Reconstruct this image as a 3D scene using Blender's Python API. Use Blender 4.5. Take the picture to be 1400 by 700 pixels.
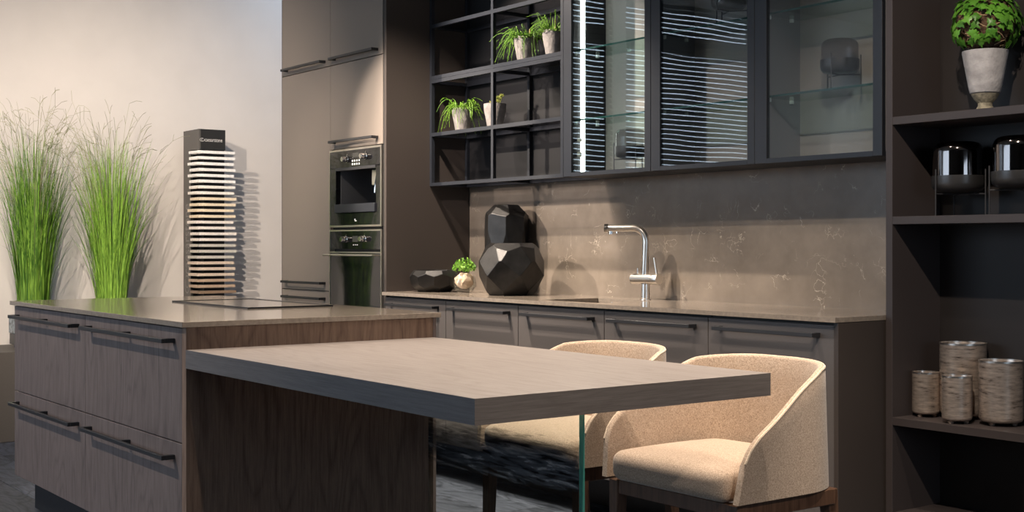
import bpy, bmesh, math, random
from mathutils import Vector, Matrix, Euler

for o in list(bpy.data.objects):
    bpy.data.objects.remove(o)
S = bpy.context.scene
COL = S.collection
R = math.radians
PI = math.pi

# ------------------------------------------------------------------ camera
cam_d = bpy.data.cameras.new('camera')
cam_d.sensor_width = 36.0
cam_d.lens = 1748.93 / 1400 * 36.0
cam_d.shift_y = -(350 - 334.8166) / 1400
cam_d.clip_start = 0.05
cam = bpy.data.objects.new('camera', cam_d)
COL.objects.link(cam)
cam.location = (5.7171, -3.9562, 1.15)
cam.rotation_euler = (R(90), 0, R(53.4173))
S.camera = cam

# ------------------------------------------------------------------ view, world
S.view_settings.view_transform = 'Standard'
S.view_settings.look = 'None'
S.view_settings.gamma = 1.0
S.view_settings.use_curve_mapping = False
S.view_settings.exposure = 0.0

W = bpy.data.worlds.new('daylight')
S.world = W
W.use_nodes = True
W.node_tree.nodes['Background'].inputs[0].default_value = (0.66, 0.80, 1.0, 1)
W.node_tree.nodes['Background'].inputs[1].default_value = 5.6


# ------------------------------------------------------------------ lamps (ceiling track spots, daylight portals)
def spot(loc, target, watt, size=70, blend=0.6, radius=0.035, col=(1.0, 0.86, 0.72)):
    d = bpy.data.lights.new('track_spot', 'SPOT')
    d.energy = watt
    d.spot_size = R(size)
    d.spot_blend = blend
    d.shadow_soft_size = radius
    d.color = col
    o = bpy.data.objects.new('track_spot', d)
    COL.objects.link(o)
    o.location = loc
    o.rotation_euler = (Vector(target) - Vector(loc)).to_track_quat('-Z', 'Y').to_euler()
    return o


def portal(loc, rot, sx, sy):
    d = bpy.data.lights.new('window_portal', 'AREA')
    d.shape = 'RECTANGLE'
    d.size = sx
    d.size_y = sy
    d.cycles.is_portal = True
    o = bpy.data.objects.new('window_portal', d)
    COL.objects.link(o)
    o.location = loc
    o.rotation_euler = rot


ZL = 3.22
spot((0.50, -1.30, ZL), (0.85, -0.05, 1.1), 640, 64, 0.5, 0.025)         # splashback and vases, close
spot((-1.6, -4.2, ZL), (0.42, -0.10, 1.38), 1250, 16, 0.35, 0.03)         # splashback and open shelf, from afar
spot((0.30, -1.95, ZL), (0.60, -0.25, 1.1), 380, 50, 0.6, 0.025)         # worktop left
spot((1.55, -2.20, ZL), (1.70, -0.25, 0.95), 190, 44, 0.6, 0.025)        # worktop middle
spot((2.90, -1.95, ZL), (2.70, -0.25, 0.9), 50, 46, 0.6, 0.025)          # worktop right
spot((-0.3, -2.6, ZL), (-0.55, -0.5, 1.25), 240, 36, 1.0, 0.03)          # tall cabinets
spot((1.6, -4.2, ZL), (-2.5, -1.45, 1.20), 960, 52, 1.0, 0.03)           # grasses
spot((1.3, -2.7, ZL), (-2.5, -0.75, 1.35), 640, 50, 1.0, 0.03)           # sample tower
spot((2.35, -1.37, ZL), (2.50, -1.75, 0.8), 430, 66, 0.6, 0.03)          # table and far armchair
spot((6.6, -2.7, ZL), (3.2, -1.7, 0.6), 300, 30, 0.9, 0.04)              # table end; unseen spot added to brighten faces turned right
spot((3.62, -1.37, ZL), (3.15, -1.50, 0.5), 300, 60, 0.7, 0.03)          # near armchair
spot((0.7, -2.2, ZL), (0.9, -1.8, 0.9), 200, 80, 0.8, 0.03)              # island
spot((0.2, -4.4, ZL), (0.9, -2.4, 0.55), 300, 60, 0.8, 0.025)            # island drawer fronts
spot((4.4, -2.4, ZL), (3.3, -0.15, 1.0), 320, 56, 0.8, 0.03)             # display shelf
portal((-0.1, -7.38, 1.95), (R(90), 0, 0), 4.4, 2.1)
portal((8.98, -2.8, 1.6), (R(90), 0, R(90)), 2.0, 1.4)  # portal of the added right-hand window
portal((-2.62, -4.45, 2.45), (R(90), 0, R(-90)), 2.3, 1.7)


# ------------------------------------------------------------------ materials
def new_mat(name):
    m = bpy.data.materials.new(name)
    m.use_nodes = True
    nt = m.node_tree
    b = nt.nodes['Principled BSDF']
    return m, nt, b


def N(nt, kind, **kw):
    n = nt.nodes.new(kind)
    for k, v in kw.items():
        setattr(n, k, v)
    return n


def plain(name, col, rough=0.5, metal=0.0, spec=0.5, noise=0.0, nscale=60, bump=0.0, bscale=200, coat=0.0):
    m, nt, b = new_mat(name)
    b.inputs['Base Color'].default_value = (*col, 1)
    b.inputs['Roughness'].default_value = rough
    b.inputs['Metallic'].default_value = metal
    b.inputs['Specular IOR Level'].default_value = spec
    b.inputs['Coat Weight'].default_value = coat
    tc = N(nt, 'ShaderNodeTexCoord')
    if noise > 0:
        n = N(nt, 'ShaderNodeTexNoise')
        n.inputs['Scale'].default_value = nscale
        n.inputs['Detail'].default_value = 4
        nt.links.new(tc.outputs['Object'], n.inputs['Vector'])
        r = N(nt, 'ShaderNodeValToRGB')
        r.color_ramp.elements[0].position = 0.3
        r.color_ramp.elements[1].position = 0.7
        r.color_ramp.elements[0].color = (*[c * (1 - noise) for c in col], 1)
        r.color_ramp.elements[1].color = (*[min(1, c * (1 + noise)) for c in col], 1)
        nt.links.new(n.outputs['Fac'], r.inputs['Fac'])
        nt.links.new(r.outputs['Color'], b.inputs['Base Color'])
    if bump > 0:
        n2 = N(nt, 'ShaderNodeTexNoise')
        n2.inputs['Scale'].default_value = bscale
        n2.inputs['Detail'].default_value = 5
        nt.links.new(tc.outputs['Object'], n2.inputs['Vector'])
        bp = N(nt, 'ShaderNodeBump')
        bp.inputs['Strength'].default_value = bump
        bp.inputs['Distance'].default_value = 0.004
        nt.links.new(n2.outputs['Fac'], bp.inputs['Height'])
        nt.links.new(bp.outputs['Normal'], b.inputs['Normal'])
    return m


def wood(name, dark, light, scale, rough=0.5, ring=0.5, bump=0.15, ringscale=1.0):
    """scale: stretch of the grain per axis (small along the grain)."""
    m, nt, b = new_mat(name)
    tc = N(nt, 'ShaderNodeTexCoord')

    def layer(k, detail, rgh=0.6, dist=0.0, along=1.0):
        mp = N(nt, 'ShaderNodeMapping')
        mp.inputs['Scale'].default_value = [c * k * (along if c == min(scale) else 1.0) for c in scale]
        nt.links.new(tc.outputs['Object'], mp.inputs['Vector'])
        n = N(nt, 'ShaderNodeTexNoise')
        n.inputs['Scale'].default_value = 1.0
        n.inputs['Detail'].default_value = detail
        n.inputs['Roughness'].default_value = rgh
        n.inputs['Distortion'].default_value = dist
        nt.links.new(mp.outputs['Vector'], n.inputs['Vector'])
        return n.outputs['Fac']

    def math_(op, a, b_):
        n = N(nt, 'ShaderNodeMath', operation=op)
        for i, v in enumerate((a, b_)):
            if isinstance(v, (int, float)):
                n.inputs[i].default_value = v
            else:
                nt.links.new(v, n.inputs[i])
        return n.outputs[0]
    fine = layer(2.6, 4, 0.7)
    mid = layer(0.45, 3, 0.55)
    big = layer(0.085 * ringscale, 2.0, 0.5, 0.3, 5.0)
    rings = math_('PINGPONG', math_('MULTIPLY', big, 30.0), 1.0)
    rings = math_('POWER', rings, 3.0)
    pores = layer(0.9, 6, 0.75)
    v = math_('ADD', math_('MULTIPLY', fine, 0.46), math_('MULTIPLY', mid, 0.10))
    v = math_('ADD', v, math_('MULTIPLY', pores, 0.40))
    v = math_('SUBTRACT', v, math_('MULTIPLY', math_('SUBTRACT', rings, 0.2), ring * 0.17))
    rp = N(nt, 'ShaderNodeValToRGB')
    rp.color_ramp.elements[0].position = 0.33
    rp.color_ramp.elements[1].position = 0.58
    rp.color_ramp.elements[0].color = (*dark, 1)
    rp.color_ramp.elements[1].color = (*light, 1)
    nt.links.new(v, rp.inputs['Fac'])
    nt.links.new(rp.outputs['Color'], b.inputs['Base Color'])
    b.inputs['Roughness'].default_value = rough
    b.inputs['Specular IOR Level'].default_value = 0.35
    bp = N(nt, 'ShaderNodeBump')
    bp.inputs['Strength'].default_value = bump
    bp.inputs['Distance'].default_value = 0.002
    nt.links.new(v, bp.inputs['Height'])
    nt.links.new(bp.outputs['Normal'], b.inputs['Normal'])
    return m


def stone(name, base, vein, rough, veins=True, scale=1.0):
    m, nt, b = new_mat(name)
    tc = N(nt, 'ShaderNodeTexCoord')
    n1 = N(nt, 'ShaderNodeTexNoise')
    n1.inputs['Scale'].default_value = 5 * scale
    n1.inputs['Detail'].default_value = 8
    n1.inputs['Roughness'].default_value = 0.62
    nt.links.new(tc.outputs['Object'], n1.inputs['Vector'])
    r1 = N(nt, 'ShaderNodeValToRGB')
    r1.color_ramp.elements[0].position = 0.3
    r1.color_ramp.elements[1].position = 0.72
    r1.color_ramp.elements[0].color = (*[c * 0.8 for c in base], 1)
    r1.color_ramp.elements[1].color = (*[c * 1.18 for c in base], 1)
    nt.links.new(n1.outputs['Fac'], r1.inputs['Fac'])
    out = r1.outputs['Color']
    if veins:
        dn = N(nt, 'ShaderNodeTexNoise')
        dn.inputs['Scale'].default_value = 7
        dn.inputs['Detail'].default_value = 6
        nt.links.new(tc.outputs['Object'], dn.inputs['Vector'])
        add = N(nt, 'ShaderNodeMixRGB', blend_type='ADD')
        add.inputs[0].default_value = 0.55
        nt.links.new(tc.outputs['Object'], add.inputs[1])
        nt.links.new(dn.outputs['Color'], add.inputs[2])
        vo = N(nt, 'ShaderNodeTexVoronoi', feature='DISTANCE_TO_EDGE')
        vo.inputs['Scale'].default_value = 5.5
        nt.links.new(add.outputs[0], vo.inputs['Vector'])
        vr = N(nt, 'ShaderNodeValToRGB')
        vr.color_ramp.elements[0].position = 0.0
        vr.color_ramp.elements[0].color = (1, 1, 1, 1)
        vr.color_ramp.elements[1].position = 0.014
        vr.color_ramp.elements[1].color = (0, 0, 0, 1)
        nt.links.new(vo.outputs['Distance'], vr.inputs['Fac'])
        mask = N(nt, 'ShaderNodeTexNoise')
        mask.inputs['Scale'].default_value = 9
        mask.inputs['Detail'].default_value = 3
        nt.links.new(tc.outputs['Object'], mask.inputs['Vector'])
        mr = N(nt, 'ShaderNodeValToRGB')
        mr.color_ramp.elements[0].position = 0.52
        mr.color_ramp.elements[1].position = 0.66
        nt.links.new(mask.outputs['Fac'], mr.inputs['Fac'])
        mm = N(nt, 'ShaderNodeMath', operation='MULTIPLY')
        nt.links.new(vr.outputs['Color'], mm.inputs[0])
        nt.links.new(mr.outputs['Color'], mm.inputs[1])
        mx = N(nt, 'ShaderNodeMixRGB')
        mx.inputs[2].default_value = (*vein, 1)
        nt.links.new(mm.outputs[0], mx.inputs[0])
        nt.links.new(out, mx.inputs[1])
        out = mx.outputs[0]
    nt.links.new(out, b.inputs['Base Color'])
    b.inputs['Roughness'].default_value = rough
    return m


def thin_glass(name, tint, ior=1.5, rough=0.0, wave=0.0, smoke=0.0, smoke_col=(0.02, 0.02, 0.02)):
    m = bpy.data.materials.new(name)
    m.use_nodes = True
    nt = m.node_tree
    nt.nodes.clear()
    out = N(nt, 'ShaderNodeOutputMaterial')
    tr = N(nt, 'ShaderNodeBsdfTransparent')
    tr.inputs[0].default_value = (*tint, 1)
    gl = N(nt, 'ShaderNodeBsdfGlossy')
    gl.inputs['Roughness'].default_value = rough
    fr = N(nt, 'ShaderNodeFresnel')
    # the pane does not bend the ray, so both of its faces reflect like an outer face
    geo = N(nt, 'ShaderNodeNewGeometry')
    io = N(nt, 'ShaderNodeMapRange')
    io.inputs['To Min'].default_value = ior
    io.inputs['To Max'].default_value = 1.0 / ior
    nt.links.new(geo.outputs['Backfacing'], io.inputs['Value'])
    nt.links.new(io.outputs['Result'], fr.inputs['IOR'])
    mx = N(nt, 'ShaderNodeMixShader')
    nt.links.new(fr.outputs[0], mx.inputs[0])
    first = tr.outputs[0]
    if smoke > 0:
        df = N(nt, 'ShaderNodeBsdfDiffuse')
        df.inputs[0].default_value = (*smoke_col, 1)
        m2 = N(nt, 'ShaderNodeMixShader')
        m2.inputs[0].default_value = smoke
        nt.links.new(tr.outputs[0], m2.inputs[1])
        nt.links.new(df.outputs[0], m2.inputs[2])
        first = m2.outputs[0]
    nt.links.new(first, mx.inputs[1])
    nt.links.new(gl.outputs[0], mx.inputs[2])
    nt.links.new(mx.outputs[0], out.inputs[0])
    if wave > 0:
        tc = N(nt, 'ShaderNodeTexCoord')
        ns = N(nt, 'ShaderNodeTexNoise')
        ns.inputs['Scale'].default_value = 5.0
        ns.inputs['Detail'].default_value = 0.0
        nt.links.new(tc.outputs['Object'], ns.inputs['Vector'])
        bp = N(nt, 'ShaderNodeBump')
        bp.inputs['Strength'].default_value = wave
        bp.inputs['Distance'].default_value = 0.002
        nt.links.new(ns.outputs['Fac'], bp.inputs['Height'])
        nt.links.new(bp.outputs['Normal'], gl.inputs['Normal'])
    return m


def emit(name, col, st):
    m = bpy.data.materials.new(name)
    m.use_nodes = True
    nt = m.node_tree
    nt.nodes.clear()
    out = N(nt, 'ShaderNodeOutputMaterial')
    e = N(nt, 'ShaderNodeEmission')
    e.inputs[0].default_value = (*col, 1)
    e.inputs[1].default_value = st
    nt.links.new(e.outputs[0], out.inputs[0])
    return m


def fabric(name, c1, c2):
    m, nt, b = new_mat(name)
    tc = N(nt, 'ShaderNodeTexCoord')
    n = N(nt, 'ShaderNodeTexNoise')
    n.inputs['Scale'].default_value = 260
    n.inputs['Detail'].default_value = 3
    n.inputs['Roughness'].default_value = 0.7
    nt.links.new(tc.outputs['Object'], n.inputs['Vector'])
    r = N(nt, 'ShaderNodeValToRGB')
    r.color_ramp.elements[0].position = 0.34
    r.color_ramp.elements[1].position = 0.62
    r.color_ramp.elements[0].color = (*c1, 1)
    r.color_ramp.elements[1].color = (*c2, 1)
    nt.links.new(n.outputs['Fac'], r.inputs['Fac'])
    nt.links.new(r.outputs['Color'], b.inputs['Base Color'])
    b.inputs['Roughness'].default_value = 0.95
    b.inputs['Specular IOR Level'].default_value = 0.1
    b.inputs['Sheen Weight'].default_value = 0.25
    bp = N(nt, 'ShaderNodeBump')
    bp.inputs['Strength'].default_value = 0.4
    bp.inputs['Distance'].default_value = 0.002
    nt.links.new(n.outputs['Fac'], bp.inputs['Height'])
    nt.links.new(bp.outputs['Normal'], b.inputs['Normal'])
    return m


def mercury(name):
    m, nt, b = new_mat(name)
    tc = N(nt, 'ShaderNodeTexCoord')
    mp = N(nt, 'ShaderNodeMapping')
    mp.inputs['Scale'].default_value = (22, 22, 110)
    nt.links.new(tc.outputs['Object'], mp.inputs['Vector'])
    n = N(nt, 'ShaderNodeTexNoise')
    n.inputs['Scale'].default_value = 1
    n.inputs['Detail'].default_value = 4
    n.inputs['Roughness'].default_value = 0.6
    nt.links.new(mp.outputs[0], n.inputs['Vector'])
    r = N(nt, 'ShaderNodeValToRGB')
    e = r.color_ramp.elements
    e[0].position = 0.27
    e[0].color = (0.04, 0.03, 0.024, 1)
    e[1].position = 0.72
    e[1].color = (0.80, 0.68, 0.58, 1)
    k = e.new(0.42)
    k.color = (0.50, 0.41, 0.345, 1)
    nt.links.new(n.outputs['Fac'], r.inputs['Fac'])
    nt.links.new(r.outputs[0], b.inputs['Base Color'])
    b.inputs['Metallic'].default_value = 0.7
    b.inputs['Roughness'].default_value = 0.30
    bp = N(nt, 'ShaderNodeBump')
    bp.inputs['Strength'].default_value = 0.08
    bp.inputs['Distance'].default_value = 0.002
    nt.links.new(n.outputs['Fac'], bp.inputs['Height'])
    nt.links.new(bp.outputs[0], b.inputs['Normal'])
    return m


def leafy(name, lo, hi, scale, rough=0.5, stretch=(1, 1, 1)):
    m, nt, b = new_mat(name)
    tc = N(nt, 'ShaderNodeTexCoord')
    n = N(nt, 'ShaderNodeTexNoise')
    n.inputs['Scale'].default_value = scale
    mp = N(nt, 'ShaderNodeMapping')
    mp.inputs['Scale'].default_value = stretch
    nt.links.new(tc.outputs['Object'], mp.inputs['Vector'])
    nt.links.new(mp.outputs[0], n.inputs['Vector'])
    oi = N(nt, 'ShaderNodeObjectInfo')
    a = N(nt, 'ShaderNodeMath', operation='MULTIPLY_ADD')
    a.inputs[1].default_value = 0.35
    nt.links.new(oi.outputs['Random'], a.inputs[0])
    s = N(nt, 'ShaderNodeMath', operation='SUBTRACT')
    s.inputs[1].default_value = 0.17
    nt.links.new(n.outputs['Fac'], s.inputs[0])
    nt.links.new(s.outputs[0], a.inputs[2])
    r = N(nt, 'ShaderNodeValToRGB')
    r.color_ramp.elements[0].position = 0.3
    r.color_ramp.elements[1].position = 0.7
    r.color_ramp.elements[0].color = (*lo, 1)
    r.color_ramp.elements[1].color = (*hi, 1)
    nt.links.new(a.outputs[0], r.inputs['Fac'])
    nt.links.new(r.outputs[0], b.inputs['Base Color'])
    b.inputs['Roughness'].default_value = rough
    b.inputs['Specular IOR Level'].default_value = 0.3
    tl = N(nt, 'ShaderNodeBsdfTranslucent')
    nt.links.new(r.outputs[0], tl.inputs[0])
    mx = N(nt, 'ShaderNodeMixShader')
    mx.inputs[0].default_value = 0.3
    nt.links.new(b.outputs[0], mx.inputs[1])
    nt.links.new(tl.outputs[0], mx.inputs[2])
    nt.links.new(mx.outputs[0], nt.nodes['Material Output'].inputs[0])
    return m


M = {}
M['wall'] = plain('wall_plaster', (0.56, 0.525, 0.50), 0.9, spec=0.1, noise=0.03, nscale=4)
M['wall_dim'] = plain('wall_grey', (0.16, 0.15, 0.14), 0.9, spec=0.1)
M['ceil'] = plain('ceiling_paint', (0.30, 0.28, 0.26), 0.9, spec=0.1)
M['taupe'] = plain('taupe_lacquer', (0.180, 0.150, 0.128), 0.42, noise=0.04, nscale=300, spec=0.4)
M['side'] = plain('shaded_taupe_side', (0.044, 0.035, 0.031), 0.5, noise=0.05, nscale=300, spec=0.35)  # taupe lacquer darkened: shade on the tall cabinet sides is in the colour
M['basefront'] = plain('grey_taupe_front', (0.088, 0.078, 0.075), 0.42, noise=0.04, nscale=300, spec=0.4)
M['shelfside'] = plain('shelf_board', (0.046, 0.037, 0.036), 0.5, spec=0.35)
M['openback'] = plain('open_shelf_back', (0.011, 0.0105, 0.0115), 0.6, spec=0.25)
M['shelfback'] = plain('shelf_back', (0.022, 0.0185, 0.018), 0.55, spec=0.3)
M['carcass'] = plain('dark_carcass', (0.012, 0.011, 0.011), 0.6)
M['handle'] = plain('black_metal', (0.018, 0.018, 0.020), 0.42, spec=0.5)
M['frame'] = plain('dark_frame', (0.0135, 0.0155, 0.021), 0.45, spec=0.4)  # bluish cast of the daylight is put into this colour
M['cabback'] = plain('cabinet_back', (0.27, 0.255, 0.235), 0.6)
M['cabside'] = plain('cabinet_side', (0.15, 0.15, 0.147), 0.6)
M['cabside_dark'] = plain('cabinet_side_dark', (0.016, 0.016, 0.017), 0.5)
M['plinth'] = plain('black_plinth', (0.010, 0.011, 0.014), 0.45)
M['oak'] = wood('island_oak', (0.084, 0.065, 0.061), (0.168, 0.133, 0.124), (115, 115, 5), 0.55, 0.60, ringscale=0.40)
M['oak_end'] = wood('island_end_oak', (0.120, 0.074, 0.052), (0.240, 0.160, 0.116), (115, 115, 5), 0.55, 0.70, ringscale=0.40)
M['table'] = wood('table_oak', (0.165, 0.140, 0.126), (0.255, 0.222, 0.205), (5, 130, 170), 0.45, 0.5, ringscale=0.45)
M['table_edge'] = wood('shaded_table_end_oak', (0.100, 0.082, 0.072), (0.165, 0.140, 0.126), (130, 5, 190), 0.5, 0.25, ringscale=0.45)  # table oak darkened: shade on the end face is in the colour
M['table_front'] = wood('shaded_table_front_oak', (0.080, 0.072, 0.072), (0.138, 0.128, 0.128), (5, 130, 190), 0.5, 0.25, ringscale=0.45)  # table oak again, with shade and cool daylight put into the colour
M['walnut'] = wood('chair_wood', (0.045, 0.022, 0.013), (0.115, 0.062, 0.038), (50, 50, 3), 0.42, 0.4)
M['plank'] = wood('floor_oak', (0.022, 0.026, 0.036), (0.105, 0.115, 0.148), (4, 42, 42), 0.5, 1.0, ringscale=0.9)
nt = M['plank'].node_tree            # every board has its own tone
pb = nt.nodes['Principled BSDF']
oi = N(nt, 'ShaderNodeObjectInfo')
hm = N(nt, 'ShaderNodeMapRange')
hm.inputs['To Min'].default_value = 0.62
hm.inputs['To Max'].default_value = 1.35
nt.links.new(oi.outputs['Random'], hm.inputs['Value'])
hv = N(nt, 'ShaderNodeHueSaturation')
nt.links.new(hm.outputs['Result'], hv.inputs['Value'])
nt.links.new(pb.inputs['Base Color'].links[0].from_socket, hv.inputs['Color'])
nt.links.new(hv.outputs[0], pb.inputs['Base Color'])
M['gap'] = plain('floor_gap', (0.015, 0.015, 0.017), 0.9)
M['quartz'] = stone('taupe_quartz', (0.215, 0.180, 0.148), (0.4, 0.36, 0.3), 0.09, veins=False, scale=14)
M['splash'] = stone('splash_stone', (0.172, 0.142, 0.115), (0.46, 0.40, 0.33), 0.2, veins=True)
M['blackglass'] = plain('black_glass', (0.006, 0.006, 0.007), 0.04, spec=0.8)
M['steel'] = plain('brushed_steel', (0.62, 0.58, 0.52), 0.3, metal=1.0)
M['chrome'] = plain('chrome', (0.75, 0.73, 0.70), 0.12, metal=1.0)
M['satin'] = plain('satin_steel', (0.76, 0.72, 0.67), 0.30, metal=1.0)
M['darksteel'] = plain('dark_steel', (0.06, 0.06, 0.065), 0.4, metal=0.6)
M['bronze'] = plain('black_bronze', (0.023, 0.022, 0.0215), 0.38, metal=0.7, noise=0.25, nscale=25, bump=0.12, bscale=120)
M['concrete'] = plain('pot_cement', (0.20, 0.182, 0.174), 0.9, noise=0.2, nscale=30, bump=0.9, bscale=70, spec=0.2)
M['urn'] = plain('urn_cement', (0.36, 0.345, 0.345), 0.85, noise=0.3, nscale=22, bump=0.5, bscale=110, spec=0.2)
M['urnfoot'] = plain('urn_mossy', (0.24, 0.21, 0.15), 0.9, noise=0.5, nscale=60, bump=0.6, bscale=140)
M['soil'] = plain('soil', (0.03, 0.02, 0.014), 0.95, noise=0.4, nscale=120, bump=1.0, bscale=90)
M['moss'] = plain('twig_ball', (0.085, 0.045, 0.025), 0.95, noise=0.7, nscale=90, bump=1.0, bscale=80)
M['hairy'] = leafy('hairy_green', (0.060, 0.14, 0.010), (0.18, 0.34, 0.026), 40)
M['grass'] = leafy('grass_green', (0.045, 0.125, 0.012), (0.36, 0.60, 0.09), 1.0, 0.5, (110, 110, 2.5))
M['seed'] = leafy('grass_stem', (0.16, 0.17, 0.08), (0.36, 0.36, 0.20), 6)
M['ivy'] = leafy('ivy_green', (0.050, 0.165, 0.018), (0.17, 0.42, 0.05), 30, 0.35)
M['herb'] = leafy('herb_green', (0.09, 0.24, 0.02), (0.36, 0.58, 0.10), 60)
M['succ'] = leafy('succulent_green', (0.16, 0.20, 0.04), (0.40, 0.38, 0.10), 50)
M['twig'] = plain('twig', (0.42, 0.28, 0.16), 0.8)
M['paper'] = plain('crumpled_paper', (0.62, 0.46, 0.34), 0.85, noise=0.15, nscale=40, bump=0.6, bscale=60)
M['doorglass'] = thin_glass('door_glass', (0.92, 0.93, 0.93), 1.62, 0.0, wave=0.12)
M['shelfglass'] = thin_glass('shelf_glass', (0.82, 0.93, 0.90), 1.5)
M['glassedge'] = plain('glass_edge', (0.012, 0.050, 0.043), 0.15)
M['legglass'] = thin_glass('leg_glass', (0.92, 0.96, 0.95), 1.5)
M['clearglass'] = thin_glass('clear_glass', (0.95, 0.96, 0.95), 1.5)
M['smokeglass'] = thin_glass('smoked_shelf_glass', (0.62, 0.62, 0.64), 1.5, 0.05)
M['jarglass'] = thin_glass('smoked_jar_glass', (0.66, 0.64, 0.64), 1.6, 0.0)
M['jarmirror'] = plain('mirrored_smoked_glass', (0.17, 0.155, 0.15), 0.08, metal=1.0)
M['jarbowl'] = plain('grey_metal_bowl', (0.060, 0.058, 0.058), 0.36, metal=0.65)
M['mercury'] = mercury('mercury_glass')
M['fabric'] = fabric('chair_tweed', (0.255, 0.182, 0.127), (0.49, 0.375, 0.282))
M['piping'] = fabric('chair_piping', (0.42, 0.33, 0.24), (0.66, 0.53, 0.40))
M['column'] = plain('tower_black', (0.060, 0.055, 0.053), 0.45)
M['colside'] = plain('tower_grey_side', (0.085, 0.078, 0.072), 0.5)
M['colheader'] = plain('tower_header', (0.018, 0.018, 0.018), 0.4)
M['print'] = plain('white_print', (0.60, 0.58, 0.56), 0.6)
M['print_dim'] = plain('grey_print', (0.20, 0.19, 0.185), 0.6)
M['niche'] = plain('niche_steel', (0.16, 0.16, 0.17), 0.3, metal=0.4)
M['clip'] = plain('clear_clip', (0.62, 0.68, 0.65), 0.2)
M['led'] = emit('led_strip', (0.93, 1.0, 0.94), 14.0)
M['bench'] = plain('bench_laminate', (0.085, 0.074, 0.066), 0.6, noise=0.05, nscale=200)
M['planter'] = plain('planter_patterned', (0.17, 0.20, 0.21), 0.35, noise=0.9, nscale=45)
M['planterbase'] = plain('planter_base', (0.055, 0.05, 0.045), 0.5)
M['slat'] = plain('blind_slat', (0.05, 0.052, 0.056), 0.5)
M['display'] = plain('display_glass', (0.045, 0.045, 0.042), 0.2)
M['button'] = plain('button_print', (0.65, 0.65, 0.62), 0.4)


# ------------------------------------------------------------------ mesh helpers (world coordinates; obj() subtracts the thing's base)
class MB:
    def __init__(self):
        self.bm = bmesh.new()

    def box(self, x0, x1, y0, y1, z0, z1, bev=0.0, seg=1):
        b = bmesh.new()
        vs = [b.verts.new((x, y, z)) for x in (x0, x1) for y in (y0, y1) for z in (z0, z1)]
        for f in ((0, 1, 3, 2), (4, 6, 7, 5), (0, 4, 5, 1), (2, 3, 7, 6), (0, 2, 6, 4), (1, 5, 7, 3)):
            b.faces.new([vs[i] for i in f])
        if bev > 0:
            bmesh.ops.bevel(b, geom=list(b.edges), offset=bev, segments=seg, affect='EDGES', profile=0.5)
        self.merge(b)
        return self

    def merge(self, b, mat=None):
        if mat is not None:
            b.transform(mat)
        me = bpy.data.meshes.new('t')
        b.to_mesh(me)
        b.free()
        self.bm.from_mesh(me)
        bpy.data.meshes.remove(me)
        return self

    def lathe(self, prof, cx, cy, n=32, cap0=True, cap1=True, phase=0.0):
        rings = []
        for r, z in prof:
            rings.append([self.bm.verts.new((cx + r * math.cos(phase + 2 * PI * k / n), cy + r * math.sin(phase + 2 * PI * k / n), z)) for k in range(n)])
        for a, b in zip(rings, rings[1:]):
            for k in range(n):
                self.bm.faces.new((a[k], a[(k + 1) % n], b[(k + 1) % n], b[k]))
        if cap0:
            self.bm.faces.new(rings[0][::-1])
        if cap1:
            self.bm.faces.new(rings[-1])
        return self

    def tube(self, pts, r, n=8, caps=True, r1=None):
        pts = [Vector(p) for p in pts]
        m = len(pts)
        rings = []
        up = Vector((0, 0, 1))
        for i, p in enumerate(pts):
            t = (pts[min(i + 1, m - 1)] - pts[max(i - 1, 0)]).normalized()
            a = t.cross(up)
            if a.length < 1e-3:
                a = t.cross(Vector((1, 0, 0)))
            a.normalize()
            b = t.cross(a).normalized()
            if i and (a.dot(pa) < 0):
                a, b = -a, -b
            pa = a
            rr = r if r1 is None else r + (r1 - r) * i / (m - 1)
            rings.append([self.bm.verts.new(p + a * rr * math.cos(2 * PI * k / n) + b * rr * math.sin(2 * PI * k / n)) for k in range(n)])
        for x, y in zip(rings, rings[1:]):
            for k in range(n):
                self.bm.faces.new((x[k], x[(k + 1) % n], y[(k + 1) % n], y[k]))
        if caps and n > 2:
            self.bm.faces.new(rings[0][::-1])
            self.bm.faces.new(rings[-1])
        return self

    def ribbon(self, pts, w, side):
        """tapering flat blade along pts"""
        side = Vector(side)
        m = len(pts)
        L = []
        for i, p in enumerate(pts):
            ww = w * (1 - (i / (m - 1)) ** 1.6) * 0.5 + 0.0004
            L.append((self.bm.verts.new(Vector(p) - side * ww), self.bm.verts.new(Vector(p) + side * ww)))
        for a, b in zip(L, L[1:]):
            self.bm.faces.new((a[0], a[1], b[1], b[0]))
        return self


def obj(name, mb, mat, parent=None, smooth=False, label=None, kind=None):
    bm = mb.bm
    base = Vector((0, 0, 0))
    if parent is not None:
        base = parent.location.copy() if parent.parent is None else parent.parent.location.copy()
        bm.transform(Matrix.Translation(-base))
    bmesh.ops.recalc_face_normals(bm, faces=list(bm.faces))
    me = bpy.data.meshes.new(name)
    bm.to_mesh(me)
    bm.free()
    me.materials.append(mat)
    if smooth:
        for p in me.polygons:
            p.use_smooth = True
        try:
            me.set_sharp_from_angle(angle=R(smooth if smooth is not True else 40))
        except Exception:
            pass
    o = bpy.data.objects.new(name, me)
    COL.objects.link(o)
    if parent is not None:
        o.parent = parent
    if label:
        o['label'] = label
    if kind:
        o['kind'] = kind
    return o


def thing(name, label, cat, loc, group=None):
    o = bpy.data.objects.new(name, None)
    o.empty_display_size = 0.05
    COL.objects.link(o)
    o.location = loc
    o['label'] = label
    o['category'] = cat
    if group:
        o['group'] = group
    return o


def tag(o, label, cat, group=None):
    o['label'] = label
    o['category'] = cat
    if group:
        o['group'] = group
    return o


def origin_to(o, loc):
    """move the origin of a single-mesh thing to its base"""
    loc = Vector(loc)
    o.data.transform(Matrix.Translation(-loc))
    o.location = loc
    return o


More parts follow.
